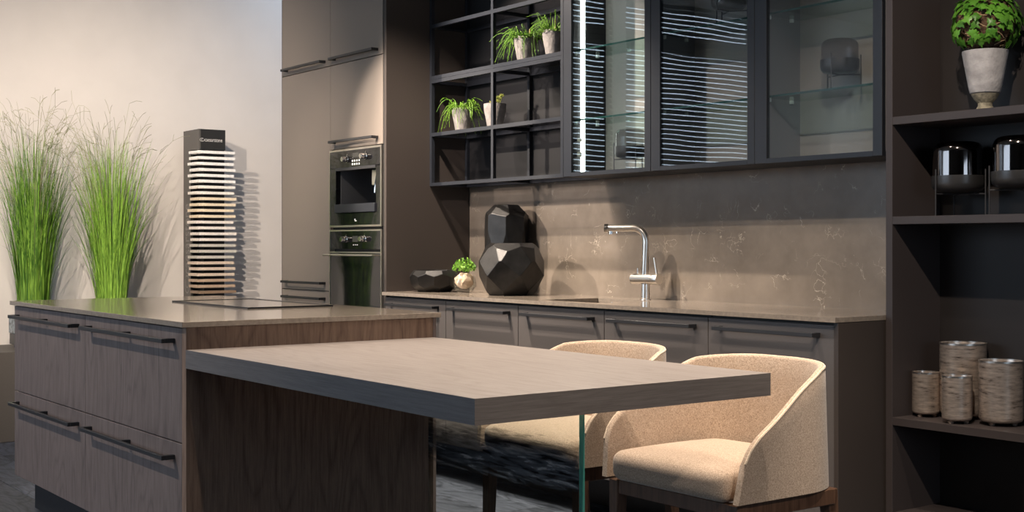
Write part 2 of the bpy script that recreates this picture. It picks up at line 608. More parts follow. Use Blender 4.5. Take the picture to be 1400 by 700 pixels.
def copy_thing(root, loc, label, group=None):
    r = root.copy()
    COL.objects.link(r)
    r.location = loc
    r['label'] = label
    if group:
        r['group'] = group
    for ch in list(root.children):
        c = ch.copy()
        COL.objects.link(c)
        c.parent = r
        for g in list(ch.children):
            d = g.copy()
            COL.objects.link(d)
            d.parent = c
    return r


def struct(name, mb, mat, parent=None):
    o = obj(name, mb, mat, parent)
    o['kind'] = 'structure'
    return o


def box(*a, **k):
    return MB().box(*a, **k)


# ------------------------------------------------------------------ room shell
XW = -2.6          # face of the left wall
floor = struct('floor', box(XW, 9.0, -7.4, 0.80, -0.10, -0.006), M['gap'])
rng = random.Random(4)
PW, PL = 0.215, 2.1
plank_me = None
row = 0
y = -7.4
while y < 0.0:
    x = XW - rng.random() * 1.6
    while x < 6.4:
        x0, x1 = max(x, XW), min(x + PL, 6.4)
        if x1 - x0 > 0.05:
            if abs((x1 - x0) - PL) < 1e-6 and plank_me is not None:
                p = bpy.data.objects.new('plank', plank_me)
                COL.objects.link(p)
            else:
                L2 = (x1 - x0) / 2
                p = obj('plank', box(-L2 + 0.001, L2 - 0.001, -PW / 2 + 0.001, PW / 2 - 0.001, -0.02, 0.0, bev=0.0015), M['plank'])
                if abs((x1 - x0) - PL) < 1e-6:
                    plank_me = p.data
            p.location = ((x0 + x1) / 2, min(y + PW / 2, 0.012 - PW / 2), rng.uniform(-0.0006, 0.0))
            p.parent = floor
        x += PL
    y += PW
struct('ceiling', box(XW - 0.1, 9.1, -7.5, 0.1, 3.40, 3.50), M['ceil'])
struct('wall_back', MB().box(-1.215, 9.1, 0.012, 0.90, -0.1, 3.40).box(XW - 0.1, -1.215, 0.80, 0.90, -0.1, 3.40), M['wall'])
# left wall with two blind-covered windows (they are what the cabinet glass mirrors)
WZ0, WZ1 = 1.60, 3.30
wy = [(-5.58, -3.95), (-3.80, -3.30)]
wl = MB()
wl.box(XW - 0.1, XW, -7.5, wy[0][0], -0.1, 3.4)
wl.box(XW - 0.1, XW, wy[0][1], wy[1][0], -0.1, 3.4)
wl.box(XW - 0.1, XW, wy[1][1], 0.80, -0.1, 3.4)
for a, b in wy:
    wl.box(XW - 0.1, XW, a, b, -0.1, WZ0)
    wl.box(XW - 0.1, XW, a, b, WZ1, 3.4)
struct('wall_left', wl, M['wall'])
slat_me = {}
for i, (a, b) in enumerate(wy):
    w = struct('window_%d' % (i + 1), MB().box(XW - 0.09, XW - 0.05, a, a + 0.03, WZ0, WZ1).box(XW - 0.09, XW - 0.05, b - 0.03, b, WZ0, WZ1)
               .box(XW - 0.09, XW - 0.05, a + 0.03, b - 0.03, WZ0, WZ0 + 0.03).box(XW - 0.09, XW - 0.05, a + 0.03, b - 0.03, WZ1 - 0.03, WZ1)
               .box(XW - 0.085, XW - 0.045, a + 0.03, b - 0.03, 2.87, 3.02), M['frame'])
    obj('pane', box(XW - 0.075, XW - 0.069, a + 0.03, b - 0.03, WZ0 + 0.03, WZ1 - 0.03), M['clearglass'], w)
    sm = None
    z = WZ0 + 0.02
    while z < WZ1 - 0.01:
        if sm is None:
            s = obj('slat', MB().box(-0.003, 0.003, -(b - a) / 2 + 0.004, (b - a) / 2 - 0.004, -0.0185, 0.0185), M['slat'])
            sm = s.data
        else:
            s = bpy.data.objects.new('slat', sm)
            COL.objects.link(s)
        s.parent = w
        s.location = (XW - 0.018, (a + b) / 2, z)
        s.rotation_euler = (0, R(-18), 0)
        z += 0.045
# front wall with a wide daylight window, right wall with an added fill window
FX0, FX1, FZ0, FZ1 = -2.3, 2.1, 0.9, 3.0
wf = MB()
wf.box(XW - 0.1, FX0, -7.5, -7.4, -0.1, 3.4)
wf.box(FX1, 9.1, -7.5, -7.4, -0.1, 3.4)
wf.box(FX0, FX1, -7.5, -7.4, -0.1, FZ0)
wf.box(FX0, FX1, -7.5, -7.4, FZ1, 3.4)
struct('wall_front', wf, M['wall_dim'])
w3 = MB()
for k in range(5):
    xx = FX0 + (FX1 - FX0 - 0.06) * k / 4
    w3.box(xx, xx + 0.06, -7.48, -7.42, FZ0, FZ1)
w3.box(FX0, FX1, -7.48, -7.42, FZ0, FZ0 + 0.05)
w3.box(FX0, FX1, -7.48, -7.42, FZ1 - 0.05, FZ1)
w3 = struct('window_3', w3, M['frame'])
obj('pane', box(FX0 + 0.001, FX1 - 0.001, -7.453, -7.447, FZ0 + 0.051, FZ1 - 0.051), M['clearglass'], w3)
struct('wall_right', MB().box(9.0, 9.1, -7.5, -3.8, -0.1, 3.4).box(9.0, 9.1, -1.8, 0.9, -0.1, 3.4).box(9.0, 9.1, -3.8, -1.8, -0.1, 0.9).box(9.0, 9.1, -3.8, -1.8, 2.3, 3.4), M['wall_dim'])
w4 = MB()
for k in range(4):
    yy = -3.8 + 1.94 * k / 3
    w4.box(9.02, 9.08, yy, yy + 0.06, 0.9, 2.3)
w4 = struct('window_4', w4, M['frame'])  # unseen window, added to lift the island end panel under the table
obj('pane', box(9.047, 9.053, -3.799, -1.801, 0.901, 2.299), M['clearglass'], w4)


# ------------------------------------------------------------------ handles
def bar_handle(parent, x0, x1, yface, z, h=0.014, out=0.042, t=0.012, posts=(0, 1), mat=None, name='handle'):
    b = MB()
    b.box(x0, x1, yface - out, yface - out + t, z - h / 2, z + h / 2, bev=0.0012)
    for p in posts:
        xc = x0 + 0.009 + (x1 - x0 - 0.018) * p
        b.box(xc - 0.009, xc + 0.009, yface - out + t, yface - 0.0003, z - h / 2, z + h / 2)
    return obj(name, b, mat or M['handle'], parent)


# ------------------------------------------------------------------ tall cabinets
YT = -0.5234
TOP = 2.605


def tall_front(root, name, x0, x1, z0, z1, hz=None, hx=None):
    d = obj(name, box(x0 + 0.0018, x1 - 0.0018, YT, YT + 0.020, z0, z1, bev=0.0012), M['taupe'], root)
    if hz is not None:
        bar_handle(d, hx[0], hx[1], YT, hz)
    return d


t = thing('tall_cabinet', 'taupe tall cabinet with full-height door beside the beige wall', 'cabinet', (-0.902, -0.26, 0), 'tall cabinets')
obj('carcass', box(-1.200, -0.606, YT + 0.022, -0.001, 0.1, TOP), M['carcass'], t)
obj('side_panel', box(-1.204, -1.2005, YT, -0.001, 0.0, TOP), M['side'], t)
tall_front(t, 'door', -1.2, -0.604, 2.1475, TOP - 0.001, 2.176, (-1.14, -0.66))
tall_front(t, 'door', -1.2, -0.604, 0.8925, 2.1440, 0.935, (-1.14, -0.66))
tall_front(t, 'drawer', -1.2, -0.604, 0.500, 0.8890, 0.848, (-1.14, -0.66))
tall_front(t, 'drawer', -1.2, -0.604, 0.105, 0.4965, 0.455, (-1.14, -0.66))
obj('plinth', box(-1.195, -0.61, YT + 0.06, YT + 0.08, 0.0, 0.1), M['plinth'], t)

t = thing('tall_cabinet', 'taupe tall cabinet housing the coffee machine and the oven', 'cabinet', (-0.302, -0.26, 0), 'tall cabinets')
obj('carcass', MB().box(-0.602, -0.588, YT + 0.022, -0.001, 0.1, TOP).box(-0.036, -0.022, YT + 0.003, -0.001, 0.1, TOP)
    .box(-0.588, -0.036, -0.02, -0.001, 0.1, TOP).box(-0.588, -0.036, YT + 0.022, -0.02, 1.676, 1.690)
    .box(-0.588, -0.036, YT + 0.022, -0.02, 1.236, 1.244).box(-0.588, -0.036, YT + 0.022, -0.02, 0.10, 0.115)
    .box(-0.588, -0.036, YT + 0.022, -0.02, 0.700, 0.715).box(-0.588, -0.036, YT + 0.022, -0.02, TOP - 0.015, TOP), M['carcass'], t)
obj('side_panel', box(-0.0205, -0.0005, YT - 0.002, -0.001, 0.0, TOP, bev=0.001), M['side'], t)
tall_front(t, 'door', -0.604, -0.036, 2.1475, TOP - 0.001, 2.176, (-0.56, -0.085))
tall_front(t, 'door', -0.604, -0.036, 1.6785, 2.1440, 1.716, (-0.56, -0.085))
tall_front(t, 'drawer', -0.604, -0.036, 0.105, 0.700, 0.65, (-0.56, -0.085))
obj('plinth', box(-0.595, -0.022, YT + 0.06, YT + 0.08, 0.0, 0.1), M['plinth'], t)

# ------------------------------------------------------------------ coffee machine
X0, X1 = -0.602, -0.040
c = thing('coffee_machine', 'built-in black glass coffee machine with steel trim above the oven', 'coffee machine', (-0.32, -0.3, 1.247))
YF = YT - 0.004
obj('body', MB().box(-0.585, -0.530, -0.500, -0.15, 1.25, 1.67).box(-0.098, -0.040, -0.500, -0.15, 1.25, 1.67)
    .box(-0.530, -0.098, -0.500, -0.15, 1.25, 1.325).box(-0.530, -0.098, -0.500, -0.15, 1.575, 1.67), M['carcass'], c)
obj('trim', MB().box(X0, X1, YF - 0.004, -0.501, 1.662, 1.673).box(X0, X1, YF - 0.004, -0.501, 1.247, 1.257)
    .box(X0, X0 + 0.007, YF - 0.004, -0.501, 1.257, 1.662).box(X1 - 0.011, X1, YF - 0.004, -0.501, 1.257, 1.662), M['steel'], c, label='champagne steel edge trim')
cp = obj('control_panel', box(X0 + 0.007, X1 - 0.011, YF - 0.002, -0.501, 1.572, 1.662), M['blackglass'], c)
obj('display', box(-0.345, -0.275, YF - 0.003, YF - 0.0021, 1.622, 1.646), M['display'], cp)
for k in range(8):
    bx, bz = -0.352 + (k % 4) * 0.024, 1.604 - (k // 4) * 0.018
    obj('button', box(bx, bx + 0.013, YF - 0.003, YF - 0.0021, bz - 0.005, bz + 0.005), M['button'], cp)


def knob(parent, kx, kz, r=0.016):
    b = bmesh.new()
    mb = MB()
    mb.lathe([(r * 1.15, 0), (r * 1.15, 0.004), (r, 0.005), (r * 0.92, 0.030), (r * 0.8, 0.034)], 0, 0, 20)
    mb.bm.transform(Matrix.Translation((kx, YF - 0.002, kz)) @ Matrix.Rotation(R(90), 4, 'X'))
    mb.box(kx - 0.0015, kx + 0.0015, YF - 0.0028, YF - 0.0021, kz + 0.021, kz + 0.029)
    return obj('knob', mb, M['chrome'], parent, smooth=True)


knob(cp, -0.405, 1.615)
knob(cp, -0.205, 1.622)
obj('front_panel', MB().box(X0 + 0.007, -0.530, YF - 0.002, -0.501, 1.257, 1.568).box(-0.098, X1 - 0.011, YF - 0.002, -0.501, 1.257, 1.568)
    .box(-0.530, -0.098, YF - 0.002, -0.501, 1.257, 1.322), M['blackglass'], c)
obj('niche', MB().box(-0.530, -0.098, -0.152, -0.150, 1.325, 1.575).box(-0.529, -0.525, -0.500, -0.152, 1.325, 1.575).box(-0.103, -0.099, -0.500, -0.152, 1.325, 1.575)
    .box(-0.40, -0.385, -0.17, -0.152, 1.33, 1.56).box(-0.23, -0.215, -0.17, -0.152, 1.33, 1.56), M['niche'], c)
obj('lip', box(-0.530, -0.098, YF - 0.006, -0.502, 1.556, 1.571), M['darksteel'], c)
obj('drip_tray', MB().box(-0.530, -0.098, YF - 0.012, -0.505, 1.325, 1.372, bev=0.002).box(-0.52, -0.108, -0.505, -0.2, 1.326, 1.345), M['frame'], c, label='dark grey drip tray front')
obj('spout', MB().box(-0.262, -0.205, -0.46, -0.36, 1.47, 1.555, bev=0.004).box(-0.25, -0.235, -0.44, -0.42, 1.44, 1.47).box(-0.23, -0.215, -0.44, -0.42, 1.44, 1.47), M['satin'], c, label='metal coffee spout')
obj('milk_pipe', MB().tube([(-0.15, -0.45, 1.555), (-0.15, -0.46, 1.535), (-0.185, -0.47, 1.525), (-0.20, -0.47, 1.48), (-0.205, -0.47, 1.43)], 0.007, 8)
    .tube([(-0.15, -0.40, 1.47), (-0.15, -0.46, 1.455), (-0.15, -0.48, 1.45)], 0.012, 8), M['chrome'], c, smooth=True)
obj('logo', MB().box(-0.324, -0.312, YF - 0.003, YF - 0.0021, 1.283, 1.291).box(-0.320, -0.300, YF - 0.003, YF - 0.0021, 1.277, 1.283), M['button'], c)

# ------------------------------------------------------------------ oven
ov = thing('oven', 'built-in black glass oven with long steel handle below the coffee machine', 'oven', (-0.32, -0.3, 0.72))
obj('body', box(-0.585, -0.040, -0.500, -0.05, 0.72, 1.232), M['carcass'], ov)
obj('trim', MB().box(X0, X1, YF - 0.004, -0.501, 1.224, 1.232).box(X0, X0 + 0.007, YF - 0.004, -0.501, 0.73, 1.224).box(X1 - 0.009, X1, YF - 0.004, -0.501, 0.73, 1.224)
    .box(X0 + 0.007, X1 - 0.009, YF - 0.004, -0.501, 1.106, 1.113), M['steel'], ov, label='champagne steel edge trim')
cp = obj('control_panel', box(X0 + 0.007, X1 - 0.009, YF - 0.002, -0.501, 1.128, 1.224), M['blackglass'], ov)
obj('display', box(-0.345, -0.285, YF - 0.003, YF - 0.0021, 1.166, 1.198), M['display'], cp)
for k in range(3):
    obj('button', box(-0.338 + k * 0.02, -0.328 + k * 0.02, YF - 0.003, YF - 0.0021, 1.148, 1.153), M['button'], cp)
knob(cp, -0.415, 1.180)
knob(cp, -0.215, 1.182)
d = obj('door', box(X0 + 0.007, X1 - 0.009, YF - 0.002, -0.501, 0.735, 1.106), M['blackglass'], ov)
hb = MB()
hb.box(-0.590, -0.050, YF - 0.055, YF - 0.040, 1.090, 1.100, bev=0.002)
hb.box(-0.588, -0.570, YF - 0.040, YF - 0.0022, 1.091, 1.099)
hb.box(-0.070, -0.052, YF - 0.040, YF - 0.0022, 1.091, 1.099)
obj('handle', hb, M['steel'], d)

# ------------------------------------------------------------------ base cabinets
ZC = 0.907
ZB = 0.8905
YC = -0.5521
YB = -0.532
bx = [0.001, 0.5673, 1.1501, 1.7366, 2.328, 2.917]
base_labels = ['grey taupe base cabinet partly behind the island, beside the oven cabinet',
               'grey taupe base cabinet, second from the left, below the round black vase',
               'grey taupe base cabinet in the middle of the row, third from the left',
               'grey taupe base cabinet, fourth from the left, below the tap',
               'grey taupe base cabinet at the right end of the worktop']
for i in range(5):
    x0, x1 = bx[i], bx[i + 1]
    b = thing('base_cabinet', base_labels[i], 'cabinet', ((x0 + x1) / 2, -0.27, 0), 'base cabinets under the worktop')
    ztop = 0.64 if i in (2,) else 0.888
    obj('carcass', box(x0 + 0.002, x1 - 0.002, YB + 0.022, -0.001, 0.192, ztop), M['carcass'], b)
    if ztop < 0.8:
        obj('rail', box(x0 + 0.002, x1 - 0.002, YB + 0.022, YB + 0.04, ztop + 0.001, 0.888), M['carcass'], b)
    d = obj('door', box(x0 + 0.0015, x1 - 0.0015, YB, YB + 0.020, 0.190, 0.880, bev=0.0012), M['basefront'], b)
    bar_handle(d, x0 + 0.057, x1 - 0.060, YB, 0.845)
    obj('plinth', box(x0, x1, -0.27, -0.25, 0.0, 0.1915), M['plinth'], b)
    if i == 4:
        obj('side_panel', box(2.918, 2.9365, YB - 0.004, -0.001, 0.0, 0.8895, bev=0.001), M['side'], b, label='dark end panel')

# worktop with a sink cut-out
SX0, SX1, SY0, SY1 = 1.258, 1.640, -0.478, -0.157
wt = MB()
wt.box(0.0, SX0, YC, -0.001, ZB, ZC)
wt.box(SX1, 2.9375, YC, -0.001, ZB, ZC)
wt.box(SX0, SX1, YC, SY0, ZB, ZC)
wt.box(SX0, SX1, SY1, -0.001, ZB, ZC)
bmesh.ops.remove_doubles(wt.bm, verts=list(wt.bm.verts), dist=1e-5)
wo = obj('worktop', wt, M['quartz'])
tag(origin_to(wo, (1.4, -0.27, ZB)), 'long polished taupe stone worktop along the back wall with sink cut-out', 'worktop')

sk = thing('sink', 'undermounted taupe sink bowl in the back worktop', 'sink', (1.45, -0.32, 0.70))
s = MB()
s.box(SX0 - 0.02, SX0, SY0 - 0.02, SY1 + 0.02, 0.715, ZB - 0.0005)
s.box(SX1, SX1 + 0.02, SY0 - 0.02, SY1 + 0.02, 0.715, ZB - 0.0005)
s.box(SX0, SX1, SY0 - 0.02, SY0, 0.715, ZB - 0.0005)
s.box(SX0, SX1, SY1, SY1 + 0.02, 0.715, ZB - 0.0005)
s.box(SX0 - 0.02, SX1 + 0.02, SY0 - 0.02, SY1 + 0.02, 0.70, 0.715)
obj('bowl', s, M['quartz'], sk)
obj('drain', MB().lathe([(0.045, 0.7151), (0.045, 0.7185), (0.03, 0.7195), (0.03, 0.717)], 1.45, -0.32, 24), M['chrome'], sk, smooth=True)
mb = MB()
mb.lathe([(0.024, 0), (0.024, 0.005), (0.016, 0.007)], 0, 0, 20)
mb.bm.transform(Matrix.Translation((1.36, SY1 - 0.0002, 0.868)) @ Matrix.Rotation(R(90), 4, 'X'))
obj('overflow', mb, M['chrome'], sk, smooth=True)

# ------------------------------------------------------------------ faucet
FXc, FYc = 1.52, -0.105
fa = thing('faucet', 'brushed steel kitchen tap with square spout behind the sink', 'faucet', (FXc, FYc, ZC))
obj('base', MB().lathe([(0.024, ZC), (0.024, ZC + 0.004), (0.0195, ZC + 0.006), (0.0195, ZC + 0.07)], FXc, FYc, 24), M['satin'], fa, smooth=True)
# the mixer cross-body points to the right and slightly to the room; lever at its right end
dirx = Vector((1.0, 0.0, 0.0))
bodyz = ZC + 0.092
mb = MB()
mb.lathe([(0.021, -0.083), (0.0235, -0.081), (0.0235, 0.054), (0.0225, 0.055), (0.0225, 0.057), (0.024, 0.058), (0.024, 0.085), (0.0225, 0.088)], 0, 0, 24)
mb.bm.transform(Matrix.Translation((FXc, FYc, bodyz)) @ Matrix.Rotation(R(90), 4, 'Y'))
obj('mixer_body', mb, M['satin'], fa, smooth=True)
arm = Vector((-0.80, -0.60, 0)).normalized()
zt = ZC + 0.318
pts = [(FXc, FYc, ZC + 0.11), (FXc, FYc, zt - 0.055)]
for k in range(1, 9):
    a = k / 8 * PI / 2
    pts.append((FXc + arm.x * 0.055 * (1 - math.cos(a)), FYc + arm.y * 0.055 * (1 - math.cos(a)), zt - 0.055 + 0.055 * math.sin(a)))
pts.append((FXc + arm.x * 0.168, FYc + arm.y * 0.168, zt - 0.001))
obj('spout', MB().tube(pts, 0.0155, 20), M['satin'], fa, smooth=50)
tip = Vector((FXc + arm.x * 0.168, FYc + arm.y * 0.168, zt - 0.001))
mb = MB().tube([tip, tip + arm * 0.016], 0.0195, 20)
tp = tip - arm * 0.012 + Vector((0, 0, -0.012))
mb.lathe([(0.010, tp.z - 0.014), (0.010, tp.z)], tp.x, tp.y, 12)
tp = tip - arm * 0.04 + Vector((0, 0, -0.012))
mb.lathe([(0.004, tp.z - 0.010), (0.004, tp.z)], tp.x, tp.y, 8)
obj('nozzle', mb, M['chrome'], fa, smooth=True)
obj('lever', MB().tube([(FXc + 0.073, FYc, bodyz + 0.02), (FXc + 0.056, FYc + 0.0, bodyz + 0.095)], 0.0048, 10), M['satin'], fa, smooth=True)
obj('button', MB().tube([(FXc - 0.05, FYc, bodyz + 0.02), (FXc - 0.05, FYc, bodyz + 0.047)], 0.0042, 10), M['satin'], fa, smooth=True)

# ------------------------------------------------------------------ splashback
sp = obj('backsplash', box(0.0, 2.9495, 0.0, 0.0115, ZC - 0.02, 1.4612), M['splash'])
tag(origin_to(sp, (1.47, 0.006, ZC - 0.02)), 'taupe veined stone splashback panel behind the worktop', 'splashback')

# ------------------------------------------------------------------ open wall shelf
YG = -0.2578
ws = thing('wall_shelf', 'open black metal-framed wall shelf holding small cement pots', 'shelf', (0.57, -0.13, 1.4616))
SHT = 2.63
XS0, XD, XS1 = 0.0006, 0.5577, 1.1285
obj('back_panel', box(XS0, XS1, -0.012, -0.001, 1.463, SHT), M['openback'], ws)
pw = 0.019
for px in (XS0, XD, XS1 - pw):
    obj('post', box(px, px + pw, YG, YG + pw, 1.4616, SHT), M['frame'], ws)
    obj('post', box(px, px + pw, -0.031, -0.0125, 1.4616, SHT), M['frame'], ws)
for (ztop, th) in ((1.4785, 0.017), (1.7426, 0.019), (2.0431, 0.038), (2.3161, 0.019), (2.6, 0.019)):
    for a, b_ in ((XS0 + pw, XD), (XD + pw, XS1 - pw)):
        r = MB()
        if th > 0.03:
            r.box(a, b_, YG, YG + pw, ztop - 0.018, ztop).box(a, b_, YG, YG + pw, ztop - 0.038, ztop - 0.0195)
            r.box(a, b_, YG + 0.002, YG + pw, ztop - 0.0196, ztop - 0.0178)
        else:
            r.box(a, b_, YG, YG + pw, ztop - th, ztop)
        r.box(a, b_, -0.031, -0.0125, ztop - th, ztop)
        obj('rail', r, M['frame'], ws)
        obj('shelf_board', box(a, b_, YG + pw, -0.031, ztop - 0.009, ztop - 0.001), M['smokeglass'], ws, label='smoked glass shelf')
for px in (XS0, XD, XS1 - pw):
    for zz in (1.463, 1.7236, 2.006, 2.298, 2.582):
        obj('crossbar', box(px, px + pw, YG + pw, -0.031, zz, zz + 0.017), M['frame'], ws)

# ------------------------------------------------------------------ glass wall cabinets
gx = [1.1295, 1.7187, 2.3063, 2.9025]
cab_labels = ['glass-door wall cabinet with the lit vertical light strip, beside the open shelf',
              'middle glass-door wall cabinet mirroring window blinds',
              'right-hand glass-door wall cabinet with a smoked jar on its middle shelf']
for i in range(3):
    x0, x1 = gx[i] + 0.001, gx[i + 1] - 0.001
    g = thing('glass_cabinet', cab_labels[i], 'cabinet', ((x0 + x1) / 2, -0.13, 1.4616), 'glass wall cabinets')
    yb0 = YG + 0.021
    obj('bottom_board', box(x0, x1, yb0, -0.001, 1.4616, 1.4786), M['frame'], g)
    obj('top_board', box(x0, x1, yb0, -0.001, 2.615, 2.632), M['frame'], g)
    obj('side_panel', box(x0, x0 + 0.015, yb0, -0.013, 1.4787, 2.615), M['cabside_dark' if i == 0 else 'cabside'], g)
    obj('side_panel', box(x1 - 0.015, x1, yb0, -0.013, 1.4787, 2.615), M['cabside'], g)
    obj('back_panel', box(x0, x1, -0.0125, -0.001, 1.4787, 2.615), M['cabback'], g)
    # door
    sl = [0.057, 0.056, 0.060][i]
    sr = [0.038, 0.037, 0.040][i]
    fr = MB()
    fr.box(x0, x0 + sl, YG, YG + 0.02, 1.4625, 2.63, bev=0.001)
    fr.box(x1 - sr, x1, YG, YG + 0.02, 1.4625, 2.63, bev=0.001)
    fr.box(x0 + sl, x1 - sr, YG, YG + 0.02, 1.4625, 1.4805)
    fr.box(x0 + sl, x1 - sr, YG, YG + 0.02, 2.59, 2.63)
    dr = obj('door_frame', fr, M['frame'], g)
    obj('glass_pane', box(x0 + sl, x1 - sr, YG + 0.006, YG + 0.010, 1.4805, 2.59), M['doorglass'], dr)
    for zs in (1.7265, 2.0465):
        gs = obj('glass_shelf', box(x0 + 0.016, x1 - 0.016, -0.215, -0.0135, zs - 0.008, zs), M['shelfglass'], g)
        obj('glass_edge', box(x0 + 0.016, x1 - 0.016, -0.2162, -0.2151, zs - 0.008, zs), M['glassedge'], gs, label='green polished glass edge')
        for sxx in (x0 + 0.0155, x1 - 0.0275):
            for syy in (-0.20, -0.07):
                obj('shelf_clip', MB().box(sxx, sxx + 0.012, syy - 0.006, syy + 0.006, zs - 0.022, zs - 0.0085), M['clip'], gs)
    if i == 0:
        obj('light_strip', box(x0 + 0.0155, x0 + 0.0235, -0.166, -0.148, 1.482, 2.612), M['led'], g, label='glowing vertical light strip')
    for hz in (1.55, 1.62 + 0.1):
        pass
    hg = MB()
    hg.box(x0 + 0.0155, x0 + 0.06, -0.225, -0.195, 1.555, 1.575)
    hg.box(x0 + 0.0155, x0 + 0.06, -0.225, -0.195, 1.625, 1.640)
    if i == 0:
        obj('hinge', hg, M['chrome'], g)
    else:
        hg.bm.free()

# ------------------------------------------------------------------ tall display shelf on the right
YR = -0.3014
ds = thing('display_shelf', 'tall open dark taupe shelf unit at the right edge', 'shelf', (3.6, -0.16, 0))
obj('side_panel', box(2.950, 2.9770, YR, -0.001, 0.0, 2.63, bev=0.001), M['shelfside'], ds)
obj('side_panel', box(4.25, 4.277, YR, -0.001, 0.0, 2.63), M['shelfside'], ds)
obj('back_panel', box(2.9775, 4.2495, -0.032, -0.001, 0.0, 2.63), M['shelfback'], ds)
SHZ = [0.235, 0.560, 1.2472, 1.5877, 2.25, 2.62]
for zz in SHZ:
    obj('shelf_board', box(2.9775, 4.2495, YR + 0.0005, -0.0325, zz - 0.027, zz, bev=0.0008), M['shelfside'], ds)

# ------------------------------------------------------------------ island
YI = -2.3734
IX0, IXM, IX1 = -0.055, 0.8858, 1.8235


def island_unit(x0, x1, hx, label):
    u = thing('island_cabinet', label, 'cabinet', ((x0 + x1) / 2, -1.9, 0), 'island drawer cabinets')
    obj('carcass', box(x0 + 0.002, x1 - 0.002, YI + 0.024, -1.446, 0.15, 0.8885), M['carcass'], u)
    for z0, z1, hz in ((0.5185, 0.8840, 0.842), (0.150, 0.5150, 0.467)):
        dd = obj('drawer', box(x0 + 0.0012, x1 - 0.0012, YI, YI + 0.022, z0, z1, bev=0.0015), M['oak'], u)
        bar_handle(dd, hx[0], hx[1], YI, hz, out=0.045, posts=(0.0, 0.5, 1.0))
    return u


iu1 = island_unit(IX0, IXM, (0.003, 0.815), 'left oak drawer cabinet of the island')
iu2 = island_unit(IXM, IX1, (0.944, 1.764), 'right oak drawer cabinet of the island, beside the table')
obj('side_panel', box(IX0 - 0.0, IX0 + 0.001, YI + 0.024, -1.446, 0.15, 0.8885), M['oak'], iu1)
obj('back_panel', box(IX0, IXM, -1.445, -1.432, 0.10, 0.8885), M['oak'], iu1)
obj('back_panel', box(IXM, 1.858, -1.445, -1.432, 0.10, 0.8885), M['oak'], iu2)
obj('end_panel', box(1.8245, 1.8580, YI - 0.001, -1.446, 0.0, 0.8885, bev=0.001), M['oak_end'], iu2, label='oak end panel above and below the table')
obj('plinth', box(-0.085 + 0.06, IXM, -2.295, -2.275, 0.0, 0.149), M['plinth'], iu1)
obj('plinth', box(-0.025, 0.0, -2.275, -1.5, 0.0, 0.149), M['plinth'], iu1)
obj('plinth', box(IXM, 1.8235, -2.295, -2.275, 0.0, 0.149), M['plinth'], iu2)
iw = obj('island_worktop', box(-0.0457, 1.8851, -2.3934, -1.4200, 0.8896, ZC, bev=0.001), M['quartz'])
iw.data.transform(Matrix.Translation((-0.012, 0, 0)))
tag(origin_to(iw, (0.92, -1.9, 0.8896)), 'polished taupe stone worktop on the oak island', 'worktop')
hobt = thing('induction_hob', 'flat dark-edged induction hob set on the island worktop', 'hob', (0.86, -1.69, ZC))
obj('glass_plate', box(0.484, 1.226, -1.868, -1.512, ZC + 0.0005, ZC + 0.004), M['quartz'], hobt)
obj('frame', MB().box(0.480, 1.230, -1.872, -1.868, ZC, ZC + 0.006).box(0.480, 1.230, -1.512, -1.508, ZC, ZC + 0.006)
    .box(0.480, 0.484, -1.868, -1.512, ZC, ZC + 0.006).box(1.226, 1.230, -1.868, -1.512, ZC, ZC + 0.006), M['handle'], hobt)

# ------------------------------------------------------------------ dining table
TX0, TX1, TY0, TY1, TZ0, TZ1 = 1.8592, 3.4542, -2.3765, -1.4418, 0.7598, 0.818
dt = thing('dining_table', 'thick grey oak table attached to the island end on a glass leg', 'table', (2.65, -1.9, 0))
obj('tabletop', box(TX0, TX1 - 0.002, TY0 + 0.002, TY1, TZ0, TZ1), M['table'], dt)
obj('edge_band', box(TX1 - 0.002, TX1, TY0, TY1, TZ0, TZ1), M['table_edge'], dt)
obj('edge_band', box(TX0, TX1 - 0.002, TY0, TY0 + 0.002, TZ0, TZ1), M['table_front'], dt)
gl = obj('glass_leg', box(1.8595, 2.706, -1.4660, -1.4455, 0.0, TZ0 - 0.0003), M['legglass'], dt, label='clear glass panel leg')
obj('glass_edge', box(2.7061, 2.7075, -1.4660, -1.4455, 0.0, TZ0 - 0.0003), plain('leg_glass_edge', (0.085, 0.36, 0.29), 0.2), gl, label='green polished glass edge')

m = bpy.data.materials.new('dark_streaks')  # dark streaks over the clear glass, fading out above and below
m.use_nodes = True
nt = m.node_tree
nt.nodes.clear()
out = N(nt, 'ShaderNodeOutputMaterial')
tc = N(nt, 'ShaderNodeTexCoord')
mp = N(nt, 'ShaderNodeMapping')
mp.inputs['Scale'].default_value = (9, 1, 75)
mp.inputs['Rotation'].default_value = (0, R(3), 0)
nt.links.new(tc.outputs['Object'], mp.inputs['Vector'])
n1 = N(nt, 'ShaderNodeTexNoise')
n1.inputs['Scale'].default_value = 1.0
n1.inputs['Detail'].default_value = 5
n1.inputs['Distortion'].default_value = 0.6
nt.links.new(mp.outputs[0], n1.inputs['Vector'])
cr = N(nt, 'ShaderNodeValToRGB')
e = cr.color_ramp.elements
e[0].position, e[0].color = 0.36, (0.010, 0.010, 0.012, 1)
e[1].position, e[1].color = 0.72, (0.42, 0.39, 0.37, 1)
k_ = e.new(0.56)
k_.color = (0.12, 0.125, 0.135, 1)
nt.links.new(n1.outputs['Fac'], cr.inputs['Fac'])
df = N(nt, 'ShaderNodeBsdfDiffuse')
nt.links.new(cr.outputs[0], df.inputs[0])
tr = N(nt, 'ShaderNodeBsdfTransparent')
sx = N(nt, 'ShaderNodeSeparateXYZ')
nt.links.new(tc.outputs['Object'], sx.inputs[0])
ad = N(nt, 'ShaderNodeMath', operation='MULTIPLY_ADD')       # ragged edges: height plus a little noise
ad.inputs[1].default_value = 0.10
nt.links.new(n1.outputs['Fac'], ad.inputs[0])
nt.links.new(sx.outputs['Z'], ad.inputs[2])
